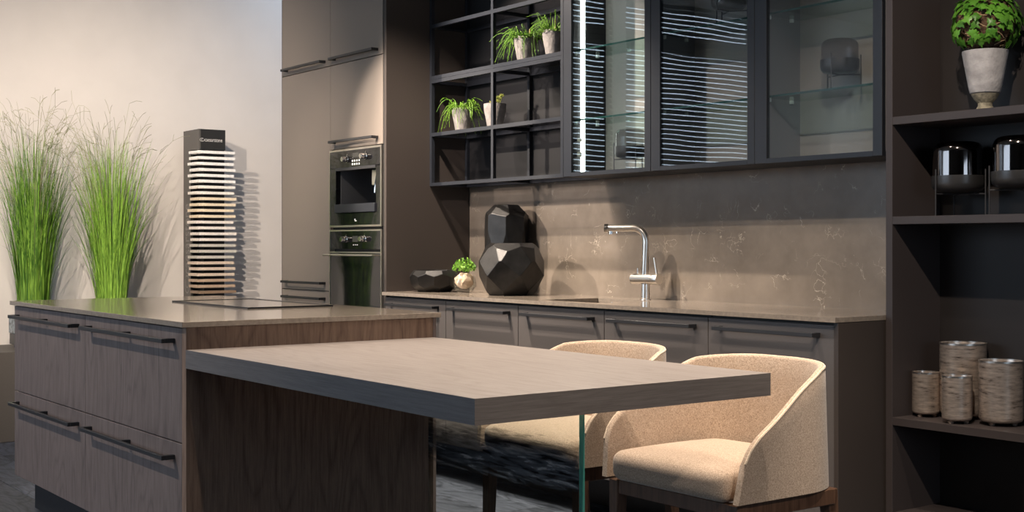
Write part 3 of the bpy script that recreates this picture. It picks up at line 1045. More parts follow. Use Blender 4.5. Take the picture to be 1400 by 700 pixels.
al = N(nt, 'ShaderNodeValToRGB')
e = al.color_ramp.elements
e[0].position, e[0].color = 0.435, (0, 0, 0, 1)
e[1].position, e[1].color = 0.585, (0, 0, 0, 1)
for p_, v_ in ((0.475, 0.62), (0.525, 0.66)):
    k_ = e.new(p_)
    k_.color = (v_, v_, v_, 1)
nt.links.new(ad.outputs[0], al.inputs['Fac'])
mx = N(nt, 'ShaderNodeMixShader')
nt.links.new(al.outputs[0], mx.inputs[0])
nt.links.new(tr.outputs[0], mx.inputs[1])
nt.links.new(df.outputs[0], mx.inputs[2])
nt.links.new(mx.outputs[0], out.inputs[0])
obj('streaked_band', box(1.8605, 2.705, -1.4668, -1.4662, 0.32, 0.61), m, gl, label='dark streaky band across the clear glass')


# ------------------------------------------------------------------ armchairs
def rounded_slab(mb, x0, x1, y0, y1, z0, z1, r, crown=0.0, n=12, yround=None):
    b = bmesh.new()
    bmesh.ops.create_cube(b, size=2.0)
    bmesh.ops.subdivide_edges(b, edges=list(b.edges), cuts=n, use_grid_fill=True)
    hx, hy, hz = (x1 - x0) / 2, (y1 - y0) / 2, (z1 - z0) / 2
    for v in b.verts:
        # push grid lines towards the rounded borders
        q = [math.sin(c * PI / 2) if abs(c) < 1 else c for c in v.co]
        p = Vector((q[0] * hx, q[1] * hy, q[2] * hz))
        inner = Vector((max(-hx + r, min(hx - r, p.x)), max(-hy + r, min(hy - r, p.y)), max(-hz + r, min(hz - r, p.z))))
        d = p - inner
        if d.length > 1e-9:
            d = d.normalized() * r
        p = inner + d
        if p.z > 0:
            p.z += crown * (1 - (p.x / hx) ** 2) * (1 - (p.y / hy) ** 2)
        v.co = p + Vector(((x0 + x1) / 2, (y0 + y1) / 2, (z0 + z1) / 2))
    mb.merge(b)
    return mb


def armchair(label):
    c = thing('armchair', label, 'chair', (0, 0, 0), 'upholstered armchairs at the table')
    W2, YFt, A, B = 0.262, -0.235, 0.262, 0.225
    ybk = 0.01
    path = []
    ns = 22
    for k in range(ns):
        path.append((W2, YFt + (ybk - YFt) * k / ns))
    for k in range(33):
        th = PI * k / 32
        cx, sx = math.cos(th), math.sin(th)
        e = 2 / 2.5
        path.append((A * math.copysign(abs(cx) ** e, cx), ybk + B * abs(sx) ** e))
    for k in range(1, ns + 1):
        path.append((-W2, ybk - (ybk - YFt) * k / ns))
    m = len(path)

    def topz(y):
        tt = (y - YFt) / (0.155 - YFt)
        tt = max(0, min(1, tt))
        s = 0.612 + 0.198 * (1 - (1 - tt) ** 1.18)
        if y > 0.10:
            u = min(1, (y - 0.10) / 0.13)
            s = min(s, 0.795 + 0.015 * u)
        # rounded front corner
        if y < YFt + 0.06:
            q = 1 - (y - YFt) / 0.06
            s -= 0.045 * (1 - math.sqrt(max(0.0, 1 - q * q)))
        return s
    zb = 0.452
    th2 = 0.0105
    prof_n = 6
    sections = []
    topline = []
    for i, (px, py) in enumerate(path):
        ax, ay = path[max(i - 1, 0)]
        bx_, by_ = path[min(i + 1, m - 1)]
        tan = Vector((bx_ - ax, by_ - ay, 0)).normalized()
        nor = Vector((tan.y, -tan.x, 0))       # outward
        zt_ = topz(py)
        lean = 0.0
        frontness = max(0, 1 - (py - YFt) / 0.30)
        frontness = frontness * frontness * (3 - 2 * frontness)
        pts = []

        def P(off, z):
            h = (z - zb) / (0.81 - zb)
            flare = 1.06 - 0.06 * h
            yy = py * flare + 0.040 * h * frontness
            return Vector((px * (1.025 - 0.025 * h) + math.copysign(0.045 * h * frontness, px), yy, z)) + nor * off
        for k in range(7):
            pts.append(P(th2, zb + (zt_ - th2 - zb) * k / 6))
        for k in range(1, prof_n):
            a = PI * k / prof_n
            pts.append(P(th2 * math.cos(a), zt_ - th2 + th2 * math.sin(a)))
        for k in range(7):
            pts.append(P(-th2, zt_ - th2 + (zb - zt_ + th2) * k / 6))
        sections.append(pts)
        topline.append(P(th2 * 0.75, zt_ - th2 * 0.45))
        if i in (0, m - 1):
            fl = [P(th2 * 0.9, zb + (zt_ - 0.012 - zb) * k / 8) + Vector((0, -0.002, 0)) for k in range(9)]
            if i == 0:
                front_r = fl
            else:
                front_l = fl
    mb = MB()
    vs = [[mb.bm.verts.new(p) for p in s] for s in sections]
    q = len(vs[0])
    for a, b in zip(vs, vs[1:]):
        for k in range(q):
            mb.bm.faces.new((a[k], a[(k + 1) % q], b[(k + 1) % q], b[k]))
    mb.bm.faces.new(vs[0])
    mb.bm.faces.new(vs[-1][::-1])
    sh = obj('shell', mb, M['fabric'], c, smooth=60)
    obj('piping', MB().tube(topline, 0.0036, 6), M['piping'], sh, smooth=True, label='pale piping along the shell edge')
    mb = MB()
    rounded_slab(mb, -0.236, 0.236, -0.262, 0.19, 0.447, 0.538, 0.034, 0.018)
    obj('seat', mb, M['fabric'], c, smooth=True)
    fr = MB()
    fr.box(-0.246, 0.246, -0.232, -0.208, 0.405, 0.4465, bev=0.002)
    fr.box(-0.21, 0.21, 0.165, 0.19, 0.405, 0.4465, bev=0.002)
    fr.box(-0.262, -0.238, -0.206, 0.17, 0.405, 0.4495, bev=0.002)
    fr.box(0.238, 0.262, -0.206, 0.17, 0.405, 0.4495, bev=0.002)
    obj('seat_rail', fr, M['walnut'], c)
    for sx_ in (-1, 1):
        for (ly, lean_y, lx) in ((-0.215, -0.01, 0.243), (0.17, 0.05, 0.232)):
            b = bmesh.new()
            top = [(-.021, -.021), (.021, -.021), (.021, .021), (-.021, .021)]
            v0 = [b.verts.new((sx_ * lx + tx, ly + ty, 0.4495 if abs(ly) > 1 else 0.4470)) for tx, ty in top]
            v1 = [b.verts.new((sx_ * (lx + 0.004) + tx * 0.62, ly + lean_y + ty * 0.62, 0.0)) for tx, ty in top]
            for k in range(4):
                b.faces.new((v0[k], v0[(k + 1) % 4], v1[(k + 1) % 4], v1[k]))
            b.faces.new(v0)
            b.faces.new(v1[::-1])
            bmesh.ops.bevel(b, geom=list(b.edges), offset=0.003, segments=1, affect='EDGES')
            obj('leg', MB().merge(b), M['walnut'], c)
    return c


ch = armchair('beige tweed armchair at the free end of the table, the nearer and larger one')
ch.location = (3.055, -1.185, 0)
copy_thing(ch, (2.365, -1.165, 0), 'beige tweed armchair behind the glass table leg, the farther one')


# ------------------------------------------------------------------ lanterns
def lantern(label, loc, r, h, leg, bowl, mirror, rot=0.0):
    """smoked glass jar in a metal bowl on a three-legged wire stand; loc is the point it stands on"""
    x, y, z = loc
    L = thing('lantern', label, 'lantern', loc, 'smoked glass lanterns')
    zb, zt_ = z + leg, z + h
    rb = r * 1.0
    obj('bowl', MB().lathe([(r * 0.55, zb), (r * 0.84, zb + bowl * 0.10), (r * 0.97, zb + bowl * 0.32), (rb, zb + bowl * 0.55), (rb, zb + bowl), (rb * 0.965, zb + bowl),
                            (rb * 0.965, zb + bowl * 0.5), (r * 0.6, zb + bowl * 0.15)], x, y, 40), M['jarbowl'], L, smooth=True)
    rg = r * 0.945
    prof = [(rg, zb + bowl * 0.6), (rg, zt_ - r * 0.38)]
    for k in range(1, 7):
        a = k / 6 * PI / 2
        prof.append((rg - r * 0.34 * (1 - math.cos(a)), zt_ - r * 0.38 + r * 0.38 * math.sin(a)))
    prof.append((r * 0.3, zt_ + 0.001))
    obj('glass_dome', MB().lathe(prof, x, y, 40, cap0=False), M['jarmirror' if mirror else 'jarglass'], L, smooth=True)
    st = MB()
    pts = []
    for k in range(3):
        a = rot + 2 * PI * k / 3
        px, py = x + (r + 0.004) * math.cos(a), y + (r + 0.004) * math.sin(a)
        st.tube([(px, py, z), (px, py, zb + bowl * 1.35)], 0.0026, 6)
        pts.append((px, py))
        st.tube([(px, py, zb - 0.004), (x, y, zb - 0.004)], 0.0026, 6)
    obj('stand', st, M['darksteel'], L, smooth=True, label='three-legged wire stand')
    return L


lantern('smoked glass lantern on the display shelf, below the ivy urn', (3.140, -0.162, 1.2472), 0.088, 0.250, 0.078, 0.058, True, R(253))
lantern('smoked glass lantern on the display shelf, cut by the right frame edge', (3.372, -0.17, 1.2472), 0.088, 0.255, 0.085, 0.056, True, R(217))
lantern('small smoked glass lantern behind the right-hand glass door', (2.612, -0.128, 1.7265), 0.072, 0.190, 0.062, 0.052, False, R(285))
lantern('small smoked glass lantern at the bottom of the lit glass cabinet', (1.452, -0.132, 1.4786), 0.072, 0.186, 0.058, 0.052, False, R(215))
lantern('small smoked glass lantern high in the middle glass cabinet', (2.045, -0.128, 2.0465), 0.072, 0.190, 0.062, 0.052, False, R(275))

# ------------------------------------------------------------------ mercury glass votives
for (x, y, r, z1, lab) in ((3.0285, -0.185, 0.046, 0.712, 'small mottled silver votive glass, leftmost, nearest the side panel'),
                           (3.190, -0.243, 0.0485, 0.716, 'small banded silver votive glass standing in front of the tallest one'),
                           (3.126, -0.114, 0.077, 0.815, 'tallest mottled silver votive glass, behind the small ones'),
                           (3.302, -0.165, 0.070, 0.770, 'medium wide silver votive glass, rightmost on the shelf')):
    z0 = 0.560
    v = thing('votive_glass', lab, 'votive', (x, y, z0), 'silver votive glasses')
    h = z1 - z0
    cr = r * 0.22
    prof = [(r * 0.55, z0 + 0.010), (r - cr, z0 + 0.010)]
    for k in range(1, 6):
        a = k / 5 * PI / 2
        prof.append((r - cr + cr * math.sin(a), z0 + 0.010 + cr - cr * math.cos(a)))
    prof += [(r, z1 - 0.006), (r * 1.01, z1 - 0.003), (r * 1.0, z1), (r * 0.96, z1), (r * 0.94, z1 - 0.006), (r * 0.94, z0 + 0.03), (r * 0.5, z0 + 0.02)]
    obj('cup', MB().lathe(prof, x, y, 40), M['mercury'], v, smooth=True)
    obj('rim', MB().lathe([(r * 1.012, z1 - 0.004), (r * 1.012, z1 + 0.0015), (r * 0.955, z1 + 0.0015), (r * 0.955, z1 - 0.004)], x, y, 40, False, False), M['satin'], v, smooth=True)
    for k in range(3):
        a = 2 * PI * k / 3 + 0.4
        obj('foot', MB().lathe([(0.008, z0), (0.010, z0 + 0.005), (0.007, z0 + 0.0105)], x + r * 0.6 * math.cos(a), y + r * 0.6 * math.sin(a), 8), M['mercury'], v, smooth=True)


# ------------------------------------------------------------------ faceted bronze vases
def faceted(rings, h, seed, jitter=0.05, cut0=None):
    """convex vessel cut by planes. rings: (elevation deg, count, phase deg, distance factor); returns a bmesh centred on x,y with base z=0"""
    rg = random.Random(seed)
    b = bmesh.new()
    bmesh.ops.create_cube(b, size=2.0)
    for v in b.verts:
        v.co = Vector((v.co.x * 0.4, v.co.y * 0.4, h / 2 + v.co.z * h / 2))
    for (elev, cnt, ph, rad, zc) in rings:
        for k in range(cnt):
            a = R(ph) + 2 * PI * (k + rg.uniform(-jitter, jitter)) / cnt
            e = R(elev)
            nrm = Vector((math.cos(a) * math.cos(e), math.sin(a) * math.cos(e), math.sin(e)))
            co = Vector((math.cos(a) * rad, math.sin(a) * rad, zc * h * (1 + rg.uniform(-0.03, 0.03))))
            res = bmesh.ops.bisect_plane(b, geom=list(b.verts) + list(b.edges) + list(b.faces), plane_co=co, plane_no=nrm, clear_outer=True, dist=1e-6)
            ed = [g for g in res['geom_cut'] if isinstance(g, bmesh.types.BMEdge)]
            if len(ed) >= 3:
                bmesh.ops.contextual_create(b, geom=ed)
    return b


def vase(name, label, cat, loc, rings, h, seed, rot, openr):
    b = faceted(rings, h, seed)
    # sink the mouth: inset the top face
    top = max(b.faces, key=lambda f: f.calc_center_median().z - (0 if f.normal.z > 0.9 else 10))
    r = bmesh.ops.inset_region(b, faces=[top], thickness=openr, use_even_offset=True)
    res = bmesh.ops.extrude_discrete_faces(b, faces=[top])
    for f in res['faces']:
        for v in f.verts:
            v.co.z -= min(h * 0.5, 0.06)
    b.transform(Matrix.Translation(loc) @ Matrix.Rotation(rot, 4, 'Z'))
    bmesh.ops.bevel(b, geom=list(b.edges), offset=0.0016, segments=1, affect='EDGES')
    o = obj(name, MB().merge(b), M['bronze'])
    tag(origin_to(o, loc), label, cat)
    return o


vase('vase', 'tall faceted black vase behind the round one', 'vase', (0.495, -0.116, ZC),
     [(-22, 7, 26, 0.096, 0.10), (2, 7, 0, 0.107, 0.55), (-5, 7, 26, 0.113, 0.62), (44, 7, 12, 0.094, 0.915)], 0.446, 5, R(-62), 0.012)
vase('vase', 'round faceted black bronze vase in front of the tall one', 'vase', (0.742, -0.268, ZC),
     [(-36, 6, 26, 0.118, 0.13), (-14, 6, 0, 0.146, 0.42), (16, 6, 26, 0.146, 0.62), (52, 6, 0, 0.112, 0.92), (30, 6, 56, 0.140, 0.78)], 0.252, 8, R(-50), 0.012)
vase('bowl', 'low faceted black bronze bowl at the left end of the worktop', 'bowl', (0.142, -0.318, ZC),
     [(-48, 8, 0, 0.100, 0.16), (-14, 9, 20, 0.121, 0.52), (38, 9, 0, 0.118, 0.86)], 0.112, 3, R(5), 0.010)

# ------------------------------------------------------------------ small herb in a glass on the worktop
hx, hy = 0.326, -0.258
hp = thing('potted_herb', 'small bright green herb wrapped in paper inside a round glass on the worktop', 'plant', (hx, hy, ZC))
obj('glass', MB().lathe([(0.030, ZC), (0.047, ZC + 0.010), (0.060, ZC + 0.032), (0.060, ZC + 0.055), (0.052, ZC + 0.085), (0.050, ZC + 0.085), (0.0575, ZC + 0.055), (0.0575, ZC + 0.033), (0.040, ZC + 0.012)], hx, hy, 32),
    M['clearglass'], hp, smooth=True)
rg = random.Random(2)
b = bmesh.new()
bmesh.ops.create_icosphere(b, subdivisions=3, radius=1)
for v in b.verts:
    a = math.atan2(v.co.y, v.co.x)
    f = 1 + 0.07 * math.sin(5 * a + 4 * v.co.z) + 0.05 * math.sin(9 * a - 7 * v.co.z) + rg.uniform(-0.03, 0.03)
    v.co = Vector((hx + v.co.x * 0.047 * f, hy + v.co.y * 0.047 * f, ZC + 0.060 + v.co.z * 0.043 * (f if v.co.z > 0 else 1)))
obj('paper_wrap', MB().merge(b), M['paper'], hp, label='crumpled kraft paper')
mb = MB()
for k in range(330):
    a, rr = rg.uniform(0, 2 * PI), math.sqrt(rg.random()) * 0.062
    top = Vector((hx + rr * math.cos(a), hy + rr * math.sin(a), ZC + 0.10 + rg.random() ** 0.7 * 0.075 * (1 - (rr / 0.075) ** 2) + 0.006))
    t1 = Vector((rg.uniform(-1, 1), rg.uniform(-1, 1), rg.uniform(0.0, 0.9))).normalized()
    t2 = t1.cross(Vector((rg.uniform(-1, 1), rg.uniform(-1, 1), 0.3))).normalized()
    s_ = rg.uniform(0.005, 0.009)
    vv = [mb.bm.verts.new(top + t1 * s_ * p + t2 * s_ * q_) for p, q_ in ((-1, 0), (-0.2, 0.55), (0.8, 0.4), (1.1, 0), (0.8, -0.4), (-0.2, -0.55))]
    mb.bm.faces.new(vv)
obj('foliage', mb, M['herb'], hp, kind='stuff')


# ------------------------------------------------------------------ cement pots on the wall shelf
def pot_shape(cx, cy, z, rt, rb, h):
    return MB().lathe([(rb, z), (rb * 1.04, z + 0.004), (rb + (rt - rb) * 0.45, z + h * 0.38), (rt * 0.97, z + h * 0.72), (rt, z + h * 0.95), (rt, z + h), (rt * 0.93, z + h), (rt * 0.9, z + h * 0.88)], cx, cy, 32, True, False)


def pot(label, cx, cy, z, rt=0.0575, rb=0.038, h=0.118):
    p = thing('potted_plant', label, 'plant', (cx, cy, z), 'small cement pots on the wall shelf')
    obj('pot', pot_shape(cx, cy, z, rt, rb, h), M['concrete'], p, smooth=True)
    obj('soil', MB().lathe([(rt * 0.92, z + h * 0.88), (rt * 0.3, z + h * 0.92)], cx, cy, 16), M['soil'], p)
    return p


def hairy(p, cx, cy, z, seed, n, spread, droop, up, bias=(0, 0)):
    rg = random.Random(seed)
    mb = MB()
    for k in range(n):
        a = rg.uniform(0, 2 * PI)
        r0 = 0.048 * math.sqrt(rg.random())
        pos = Vector((cx + r0 * math.cos(a), cy + r0 * math.sin(a), z))
        outv = Vector((math.cos(a) + bias[0], (math.sin(a) + bias[1]) * 0.62, 0))
        L = spread * rg.uniform(0.35, 1.0)
        lift = up * rg.uniform(0.4, 1.1)
        dr = droop * rg.uniform(0.2, 1.2)
        pts = []
        wob = rg.uniform(0, 6)
        for i in range(7):
            t_ = i / 6
            pp = pos + outv * L * t_ + Vector((0.006 * math.sin(wob + 5 * t_), 0.006 * math.cos(wob * 2 + 6 * t_), lift * math.sin(min(1, t_ * 1.6) * PI / 2) - dr * t_ * t_))
            pp.y = max(pp.y, YG - 0.02) if pp.z < z - 0.03 else pp.y
            pp.y = min(pp.y, -0.04)
            pts.append(pp)
        mb.tube(pts, 0.0017, 3, False, 0.0009)
    for k in range(n * 4):
        a = rg.uniform(0, 2 * PI)
        r0 = 0.068 * math.sqrt(rg.random())
        pos = Vector((cx + r0 * math.cos(a), cy + r0 * math.sin(a), z - 0.004))
        L = rg.uniform(0.02, 0.05)
        d_ = Vector((rg.uniform(-1, 1), rg.uniform(-1, 1), rg.uniform(0.1, 1.0))).normalized()
        mb.tube([pos, pos + d_ * L * 0.6, pos + d_ * L + Vector((0, 0, -0.01))], 0.0013, 3, False)
    obj('foliage', mb, M['hairy'], p, kind='stuff')


Z1, Z2 = 1.7426, 2.0431
PY = -0.19
p = pot('trailing green hairy plant in a cement pot, lower shelf at left', 0.213, PY, Z1)
hairy(p, 0.213, PY, Z1 + 0.112, 21, 75, 0.125, 0.15, 0.075, (-0.25, 0))
p = pot('succulent in a cement pot behind the middle post, lower shelf', 0.485, PY + 0.01, Z1)
rg = random.Random(9)
mb = MB()
for (ox, oy, oz, n, s_) in ((-0.03, 0.0, 0.012, 10, 0.014), (0.012, -0.01, 0.015, 14, 0.016), (0.030, 0.0, 0.030, 14, 0.016), (0.045, 0.01, 0.040, 12, 0.014), (0.0, 0.02, 0.02, 10, 0.014)):
    cen = Vector((0.485 + ox, PY + 0.01 + oy, Z1 + 0.112 + oz))
    mb.tube([(0.485 + ox * 0.5, PY + 0.01 + oy * 0.5, Z1 + 0.10), cen], 0.003, 5)
    for k in range(n):
        a = k * 2.4
        el = 0.2 + 1.1 * k / n
        d_ = Vector((math.cos(a) * math.cos(el), math.sin(a) * math.cos(el), math.sin(el)))
        mb.tube([cen, cen + d_ * s_ * 0.6, cen + d_ * s_ * 1.2], 0.0045, 5, True, 0.001)
obj('foliage', mb, M['succ'], p, smooth=True, kind='stuff')
p = pot('trailing green hairy plant in a cement pot, upper shelf, left of the pair', 0.752, PY, Z2)
hairy(p, 0.752, PY, Z2 + 0.112, 33, 85, 0.15, 0.15, 0.075, (-0.45, 0))
obj('label_stick', MB().box(0.784, 0.788, PY + 0.0, PY + 0.005, Z2 + 0.10, Z2 + 0.155), M['twig'], p)
p = pot('trailing green hairy plant in a cement pot, upper shelf, beside the glass cabinet', 0.978, PY, Z2)
hairy(p, 0.978, PY, Z2 + 0.112, 47, 65, 0.10, 0.05, 0.10, (-0.2, 0))
obj('label_stick', MB().box(1.006, 1.011, PY - 0.02, PY - 0.015, Z2 + 0.10, Z2 + 0.165), M['twig'], p)

# ------------------------------------------------------------------ ivy urn on the display shelf
UX, UY, UZ = 3.255, -0.182, 1.5877
u = thing('ivy_urn', 'weathered pale cement urn with a ball of green ivy on the display shelf', 'plant', (UX, UY, UZ))
obj('urn', MB().lathe([(0.040, UZ + 0.060), (0.048, UZ + 0.064), (0.052, UZ + 0.078), (0.073, UZ + 0.196), (0.073, UZ + 0.202), (0.066, UZ + 0.202), (0.064, UZ + 0.185)], UX, UY, 36, True, False), M['urn'], u, smooth=True)
obj('foot', MB().lathe([(0.048, UZ), (0.048, UZ + 0.004), (0.030, UZ + 0.009), (0.023, UZ + 0.022), (0.023, UZ + 0.030), (0.036, UZ + 0.044), (0.045, UZ + 0.060)], UX, UY, 32), M['urnfoot'], u, smooth=True, label='mossy stained urn foot')
BC = Vector((UX, UY + 0.005, UZ + 0.295))
b = bmesh.new()
bmesh.ops.create_icosphere(b, subdivisions=4, radius=0.092)
rg = random.Random(12)
for v in b.verts:
    v.co = v.co * (1 + rg.uniform(-0.06, 0.06)) + BC
obj('twig_ball', MB().merge(b), M['moss'], u)
tw = MB()
for k in range(60):
    a, e = rg.uniform(0, 2 * PI), rg.uniform(-0.9, 1.2)
    pts = []
    for i in range(5):
        aa, ee = a + i * 0.16, e + 0.12 * math.sin(i + k)
        pts.append(BC + Vector((math.cos(aa) * math.cos(ee), math.sin(aa) * math.cos(ee), math.sin(ee))) * 0.097)
    tw.tube(pts, 0.0014, 4)
obj('twigs', tw, M['twig'], u, kind='stuff')
lm = bmesh.new()
outl = [(0, -0.25), (0.28, -0.42), (0.40, -0.12), (0.80, -0.10), (0.52, 0.22), (0.42, 0.42), (0.22, 0.40), (0.0, 1.0), (-0.22, 0.40), (-0.42, 0.42), (-0.52, 0.22), (-0.80, -0.10), (-0.40, -0.12), (-0.28, -0.42)]
cv = lm.verts.new((0, 0.05, 0.06))
ov_ = [lm.verts.new((x_, y_, -0.18 * abs(x_) - 0.12 * max(0, y_))) for x_, y_ in outl]
for k in range(len(ov_)):
    lm.faces.new((cv, ov_[k], ov_[(k + 1) % len(ov_)]))
leaf_me = bpy.data.meshes.new('leaf')
lm.to_mesh(leaf_me)
lm.free()
leaf_me.materials.append(M['ivy'])
for p_ in leaf_me.polygons:
    p_.use_smooth = True
nl = 0
while nl < 290:
    d_ = Vector((rg.gauss(0, 1), rg.gauss(0, 1), rg.gauss(0, 1))).normalized()
    if d_.z < -0.72:
        continue
    # two bare patches where the twig ball shows
    if (d_ - Vector((0.45, -0.85, -0.12)).normalized()).length < 0.20 or (d_ - Vector((-0.05, -0.98, -0.30)).normalized()).length < 0.28:
        if rg.random() < 0.9:
            continue
    lf = bpy.data.objects.new('leaf', leaf_me)
    COL.objects.link(lf)
    lf.parent = u
    pos = BC + d_ * rg.uniform(0.098, 0.116)
    if pos.y > -0.036:
        pos.y = -0.036 - rg.random() * 0.004
    lf.location = pos - u.location
    qn = (d_ + Vector((rg.uniform(-.35, .35), rg.uniform(-.35, .35), 0.25))).normalized().to_track_quat('Z', 'Y')
    lf.rotation_euler = (qn @ Euler((0, 0, PI + rg.uniform(-0.9, 0.9))).to_quaternion()).to_euler()
    s_ = rg.uniform(0.018, 0.028)
    lf.scale = (s_, s_, s_)
    nl += 1

# ------------------------------------------------------------------ bench along the left wall
be = obj('bench', MB().box(XW + 0.001, -2.013, -3.3, -0.22, 0.0, 0.526, bev=0.003), M['bench'])
tag(origin_to(be, (-2.3, -1.8, 0)), 'low grey-brown bench along the beige wall behind the island', 'bench')
BZ = 0.526


# ------------------------------------------------------------------ tall grasses
def grass_clump(label, cx, cy, seed, hmax, nblade, spread):
    g = thing('potted_grass', label, 'plant', (cx, cy, BZ), 'tall artificial grasses on the bench')
    obj('planter', box(cx - 0.115, cx + 0.115, cy - 0.115, cy + 0.115, BZ + 0.085, BZ + 0.185, bev=0.006), M['planter'], g)
    obj('planter_base', MB().box(cx - 0.11, cx + 0.11, cy - 0.11, cy + 0.11, BZ + 0.02, BZ + 0.084).box(cx - 0.09, cx + 0.09, cy - 0.09, cy + 0.09, BZ, BZ + 0.02), M['planterbase'], g)
    rg = random.Random(seed)
    z0 = BZ + 0.18
    mb = MB()
    for k in range(nblade):
        a = rg.uniform(0, 2 * PI)
        r0 = 0.095 * math.sqrt(rg.random())
        H = hmax * (0.50 + 0.34 * rg.random() ** 0.8) * (1 if rg.random() < 0.75 else 0.7)
        lean = spread * rg.uniform(0.0, 1.0) * (0.35 + 0.65 * r0 / 0.095)
        ov = rg.uniform(0.0, 0.12) if rg.random() < 0.6 else rg.uniform(0.1, 0.3)
        out = Vector((math.cos(a), math.sin(a), 0))
        base = Vector((cx, cy, z0)) + out * r0
        pts = []
        for i in range(8):
            t_ = i / 7
            q_ = base + out * (lean * t_ ** 1.5 + ov * 0.5 * t_ ** 4) + Vector((0, 0, H * t_ - ov * 0.45 * t_ ** 4))
            q_.x = max(q_.x, XW + 0.02)
            pts.append(q_)
        sd = Vector((-math.sin(a + rg.uniform(-0.8, 0.8)), math.cos(a), 0)).normalized()
        mb.ribbon(pts, rg.uniform(0.005, 0.010), sd)
    obj('blades', mb, M['grass'], g, kind='stuff')
    mb = MB()
    for k in range(46):
        a = rg.uniform(0, 2 * PI)
        out = Vector((math.cos(a), math.sin(a), 0))
        H = hmax * rg.uniform(0.78, 1.0)
        lean = spread * rg.uniform(0.1, 1.1)
        ov = rg.uniform(0.05, 0.32)
        base = Vector((cx, cy, z0)) + out * 0.06 * rg.random()
        pts = []
        for i in range(10):
            t_ = i / 9
            q_ = base + out * (lean * t_ ** 1.6 + ov * 0.6 * t_ ** 5) + Vector((0, 0, H * t_ - ov * 0.5 * t_ ** 6))
            q_.x = max(q_.x, XW + 0.02)
            pts.append(q_)
        mb.tube(pts, 0.0022, 3, False, 0.0007)
        for w_ in range(7):
            i = rg.randint(5, 9)
            s0 = pts[i]
            dv = (out * rg.uniform(0.1, 0.9) + Vector((rg.uniform(-.6, .6), rg.uniform(-.6, .6), rg.uniform(0.3, 1.1)))).normalized()
            Lw = rg.uniform(0.05, 0.15)
            e_ = s0 + dv * Lw + Vector((0, 0, -0.02))
            e_.x = max(e_.x, XW + 0.015)
            mid = s0 + dv * Lw * 0.55
            mid.x = max(mid.x, XW + 0.015)
            mb.tube([s0, mid, e_], 0.0010, 3, False)
    obj('seed_stems', mb, M['seed'], g, kind='stuff')
    return g


grass_clump('tall bright green artificial grass on the bench, leftmost clump', -2.27, -1.655, 5, 1.42, 430, 0.20)
grass_clump('tall bright green artificial grass between the left clump and the sample tower', -2.27, -1.175, 11, 1.38, 470, 0.25)

# ------------------------------------------------------------------ stone sample tower
TXa, TXb, TYa, TYb = -2.560, -2.300, -0.581, -0.395
tw = thing('sample_tower', 'black display tower for stone samples against the beige wall', 'display stand', (-2.43, -0.49, BZ))
obj('base', box(TXa - 0.0, TXb + 0.06, TYa - 0.06, TYb + 0.06, BZ, BZ + 0.02), M['column'], tw)
obj('column', MB().box(TXa, TXb - 0.124, TYa + 0.012, TYb, BZ + 0.02, 1.782).box(TXb - 0.124, TXb - 0.016, TYa + 0.042, TYb, BZ + 0.02, 1.782), M['colheader'], tw)
obj('side_face', MB().box(TXa, TXb - 0.136, TYa, TYa + 0.0115, BZ + 0.02, 1.917).box(TXb - 0.136, TXb, TYa, TYa + 0.0115, 1.7825, 1.917), M['colside'], tw, label='dark grey side face of the tower')
hd = obj('header_box', box(TXa, TXb, TYa + 0.012, TYb, 1.7825, 1.917), M['colheader'], tw)


def text_mesh(body, height, origin, right, up, nrm, mat, parent, name, width=None, depth=0.0008):
    cu = bpy.data.curves.new('txt', 'FONT')
    cu.body = body
    cu.size = 1.0
    to = bpy.data.objects.new('txt', cu)
    COL.objects.link(to)
    bpy.context.view_layer.update()
    me = bpy.data.meshes.new_from_object(to)
    COL.objects.unlink(to)
    bpy.data.objects.remove(to)
    xs = [v.co.x for v in me.vertices]
    wx0, wx1 = min(xs), max(xs)
    sc = height
    scx = sc if width is None else width / (wx1 - wx0)
    right, up, nrm, origin = Vector(right), Vector(up), Vector(nrm), Vector(origin)
    for v in me.vertices:
        v.co = origin + right * (v.co.x - wx0) * scx + up * v.co.y * sc + nrm * depth
    mb = MB()
    mb.bm.from_mesh(me)
    bpy.data.meshes.remove(me)
    return obj(name, mb, mat, parent)


def swirl(origin, right, up, nrm, r, mat, parent):
    """oval ring with an inner hook, the emblem before the word"""
    right, up, nrm, origin = Vector(right), Vector(up), Vector(nrm), Vector(origin)
    mb = MB()

    def strip(pts, w):
        L = []
        for i, (x_, y_) in enumerate(pts):
            a_ = Vector(pts[max(i - 1, 0)])
            b_ = Vector(pts[min(i + 1, len(pts) - 1)])
            t_ = (b_ - a_).normalized()
            n_ = Vector((-t_.y, t_.x)) * w
            L.append([mb.bm.verts.new(origin + right * (x_ + s_ * n_.x) + up * (y_ + s_ * n_.y) + nrm * 0.0008) for s_ in (-1, 1)])
        for p_, q_ in zip(L, L[1:]):
            mb.bm.faces.new((p_[0], p_[1], q_[1], q_[0]))
    strip([(r * 1.25 * math.cos(R(a)), r * 0.85 * math.sin(R(a))) for a in range(55, 400, 12)], r * 0.09)
    strip([(0.15 * r + r * 0.62 * math.cos(R(a)), r * 0.50 * math.sin(R(a))) for a in range(60, 300, 12)], r * 0.08)
    return obj('emblem', mb, mat, parent)


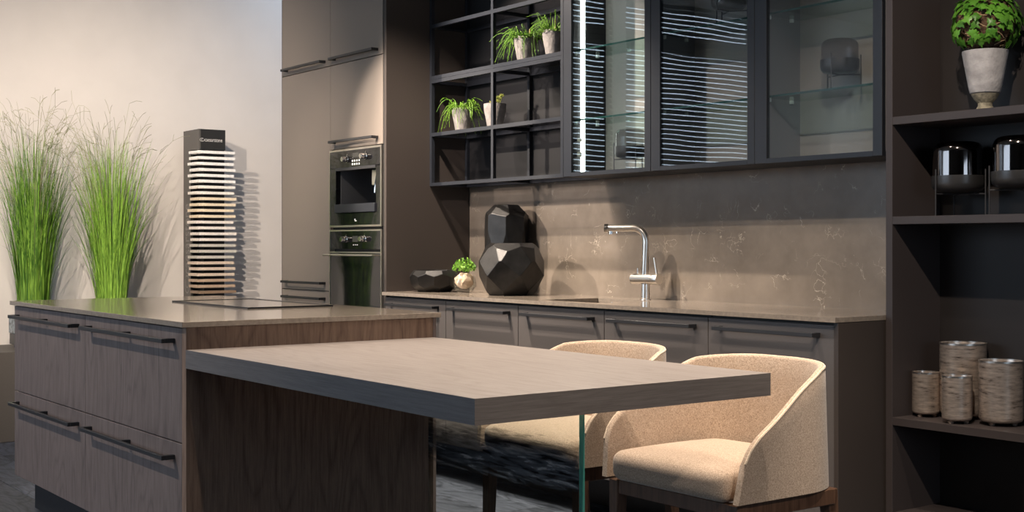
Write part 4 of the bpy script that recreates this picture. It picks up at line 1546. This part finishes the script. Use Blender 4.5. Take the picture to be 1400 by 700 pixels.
text_mesh('caesarstone', 0.036, (TXb, -0.541, 1.836), (0, 1, 0), (0, 0, 1), (1, 0, 0), M['print'], hd, 'lettering', 0.124)
swirl((TXb, -0.559, 1.846), (0, 1, 0), (0, 0, 1), (1, 0, 0), 0.0125, M['print'], hd)
sf = tw.children[2]
text_mesh('caesarstone', 0.135, (TXb - 0.158, TYa, 0.955), (0, 0, 1), (-1, 0, 0), (0, -1, 0), M['print_dim'], sf, 'lettering', 0.47)
swirl((TXb - 0.198, TYa, 0.885), (0, 0, 1), (-1, 0, 0), (0, -1, 0), 0.046, M['print_dim'], sf)
cols = []
for k in range(27):
    if k < 6:
        cols.append((0.80, 0.78, 0.75))
    elif k < 8:
        cols.append((0.78, 0.74, 0.68))
    elif k < 12:
        cols.append((0.74, 0.62, 0.46))
    elif k < 16:
        cols.append((0.74, 0.67, 0.62))
    elif k < 19:
        cols.append((0.50, 0.47, 0.42))
    elif k < 22:
        cols.append((0.58, 0.47, 0.38))
    elif k < 24:
        cols.append((0.40, 0.29, 0.21))
    elif k < 25:
        cols.append((0.22, 0.15, 0.10))
    else:
        cols.append((0.42, 0.33, 0.25))
ordn = ['topmost', 'second', 'third', 'fourth', 'fifth', 'sixth', 'seventh', 'eighth', 'ninth', 'tenth', 'eleventh', 'twelfth', 'thirteenth', 'fourteenth', 'fifteenth', 'sixteenth',
        'seventeenth', 'eighteenth', 'nineteenth', 'twentieth', 'twenty-first', 'twenty-second', 'twenty-third', 'twenty-fourth', 'twenty-fifth', 'twenty-sixth', 'lowest']
words = ['white'] * 6 + ['off-white'] * 2 + ['cream'] * 4 + ['pale pinkish'] * 4 + ['speckled grey'] * 3 + ['beige'] * 3 + ['tan'] * 2 + ['dark brown'] + ['light brown'] * 2
rg = random.Random(3)
smat = {}
for k in range(27):
    z = 1.755 - k * 0.0386
    if cols[k] not in smat:
        smat[cols[k]] = plain('sample_' + words[k].replace(' ', '_'), cols[k], 0.4, noise=0.12, nscale=90)
    jx, jy = rg.uniform(-0.002, 0.014), rg.uniform(-0.010, 0.012)
    mb = MB()
    # L-shaped slab hooked round the core of the tower
    prof = [(-0.121, -0.024), (0.030, -0.024), (0.030, 0.238), (-0.004, 0.238), (-0.004, 0.028), (-0.121, 0.028)]
    lo = [mb.bm.verts.new((TXb + px_ + jx, TYa + py_ + jy, z)) for px_, py_ in prof]
    hi = [mb.bm.verts.new((TXb + px_ + jx, TYa + py_ + jy, z + 0.018)) for px_, py_ in prof]
    mb.bm.faces.new(lo[::-1])
    mb.bm.faces.new(hi)
    for q_ in range(6):
        mb.bm.faces.new((lo[q_], lo[(q_ + 1) % 6], hi[(q_ + 1) % 6], hi[q_]))
    o = obj('stone_sample', mb, smat[cols[k]])
    origin_to(o, ((TXb + jx), (TYa + TYb) / 2 + jy, z))
    tag(o, '%s stone sample slab, %s%s on the display tower' % (words[k], ordn[k], '' if k in (0, 26) else ' from the top'), 'stone sample', 'stone samples on the tower')
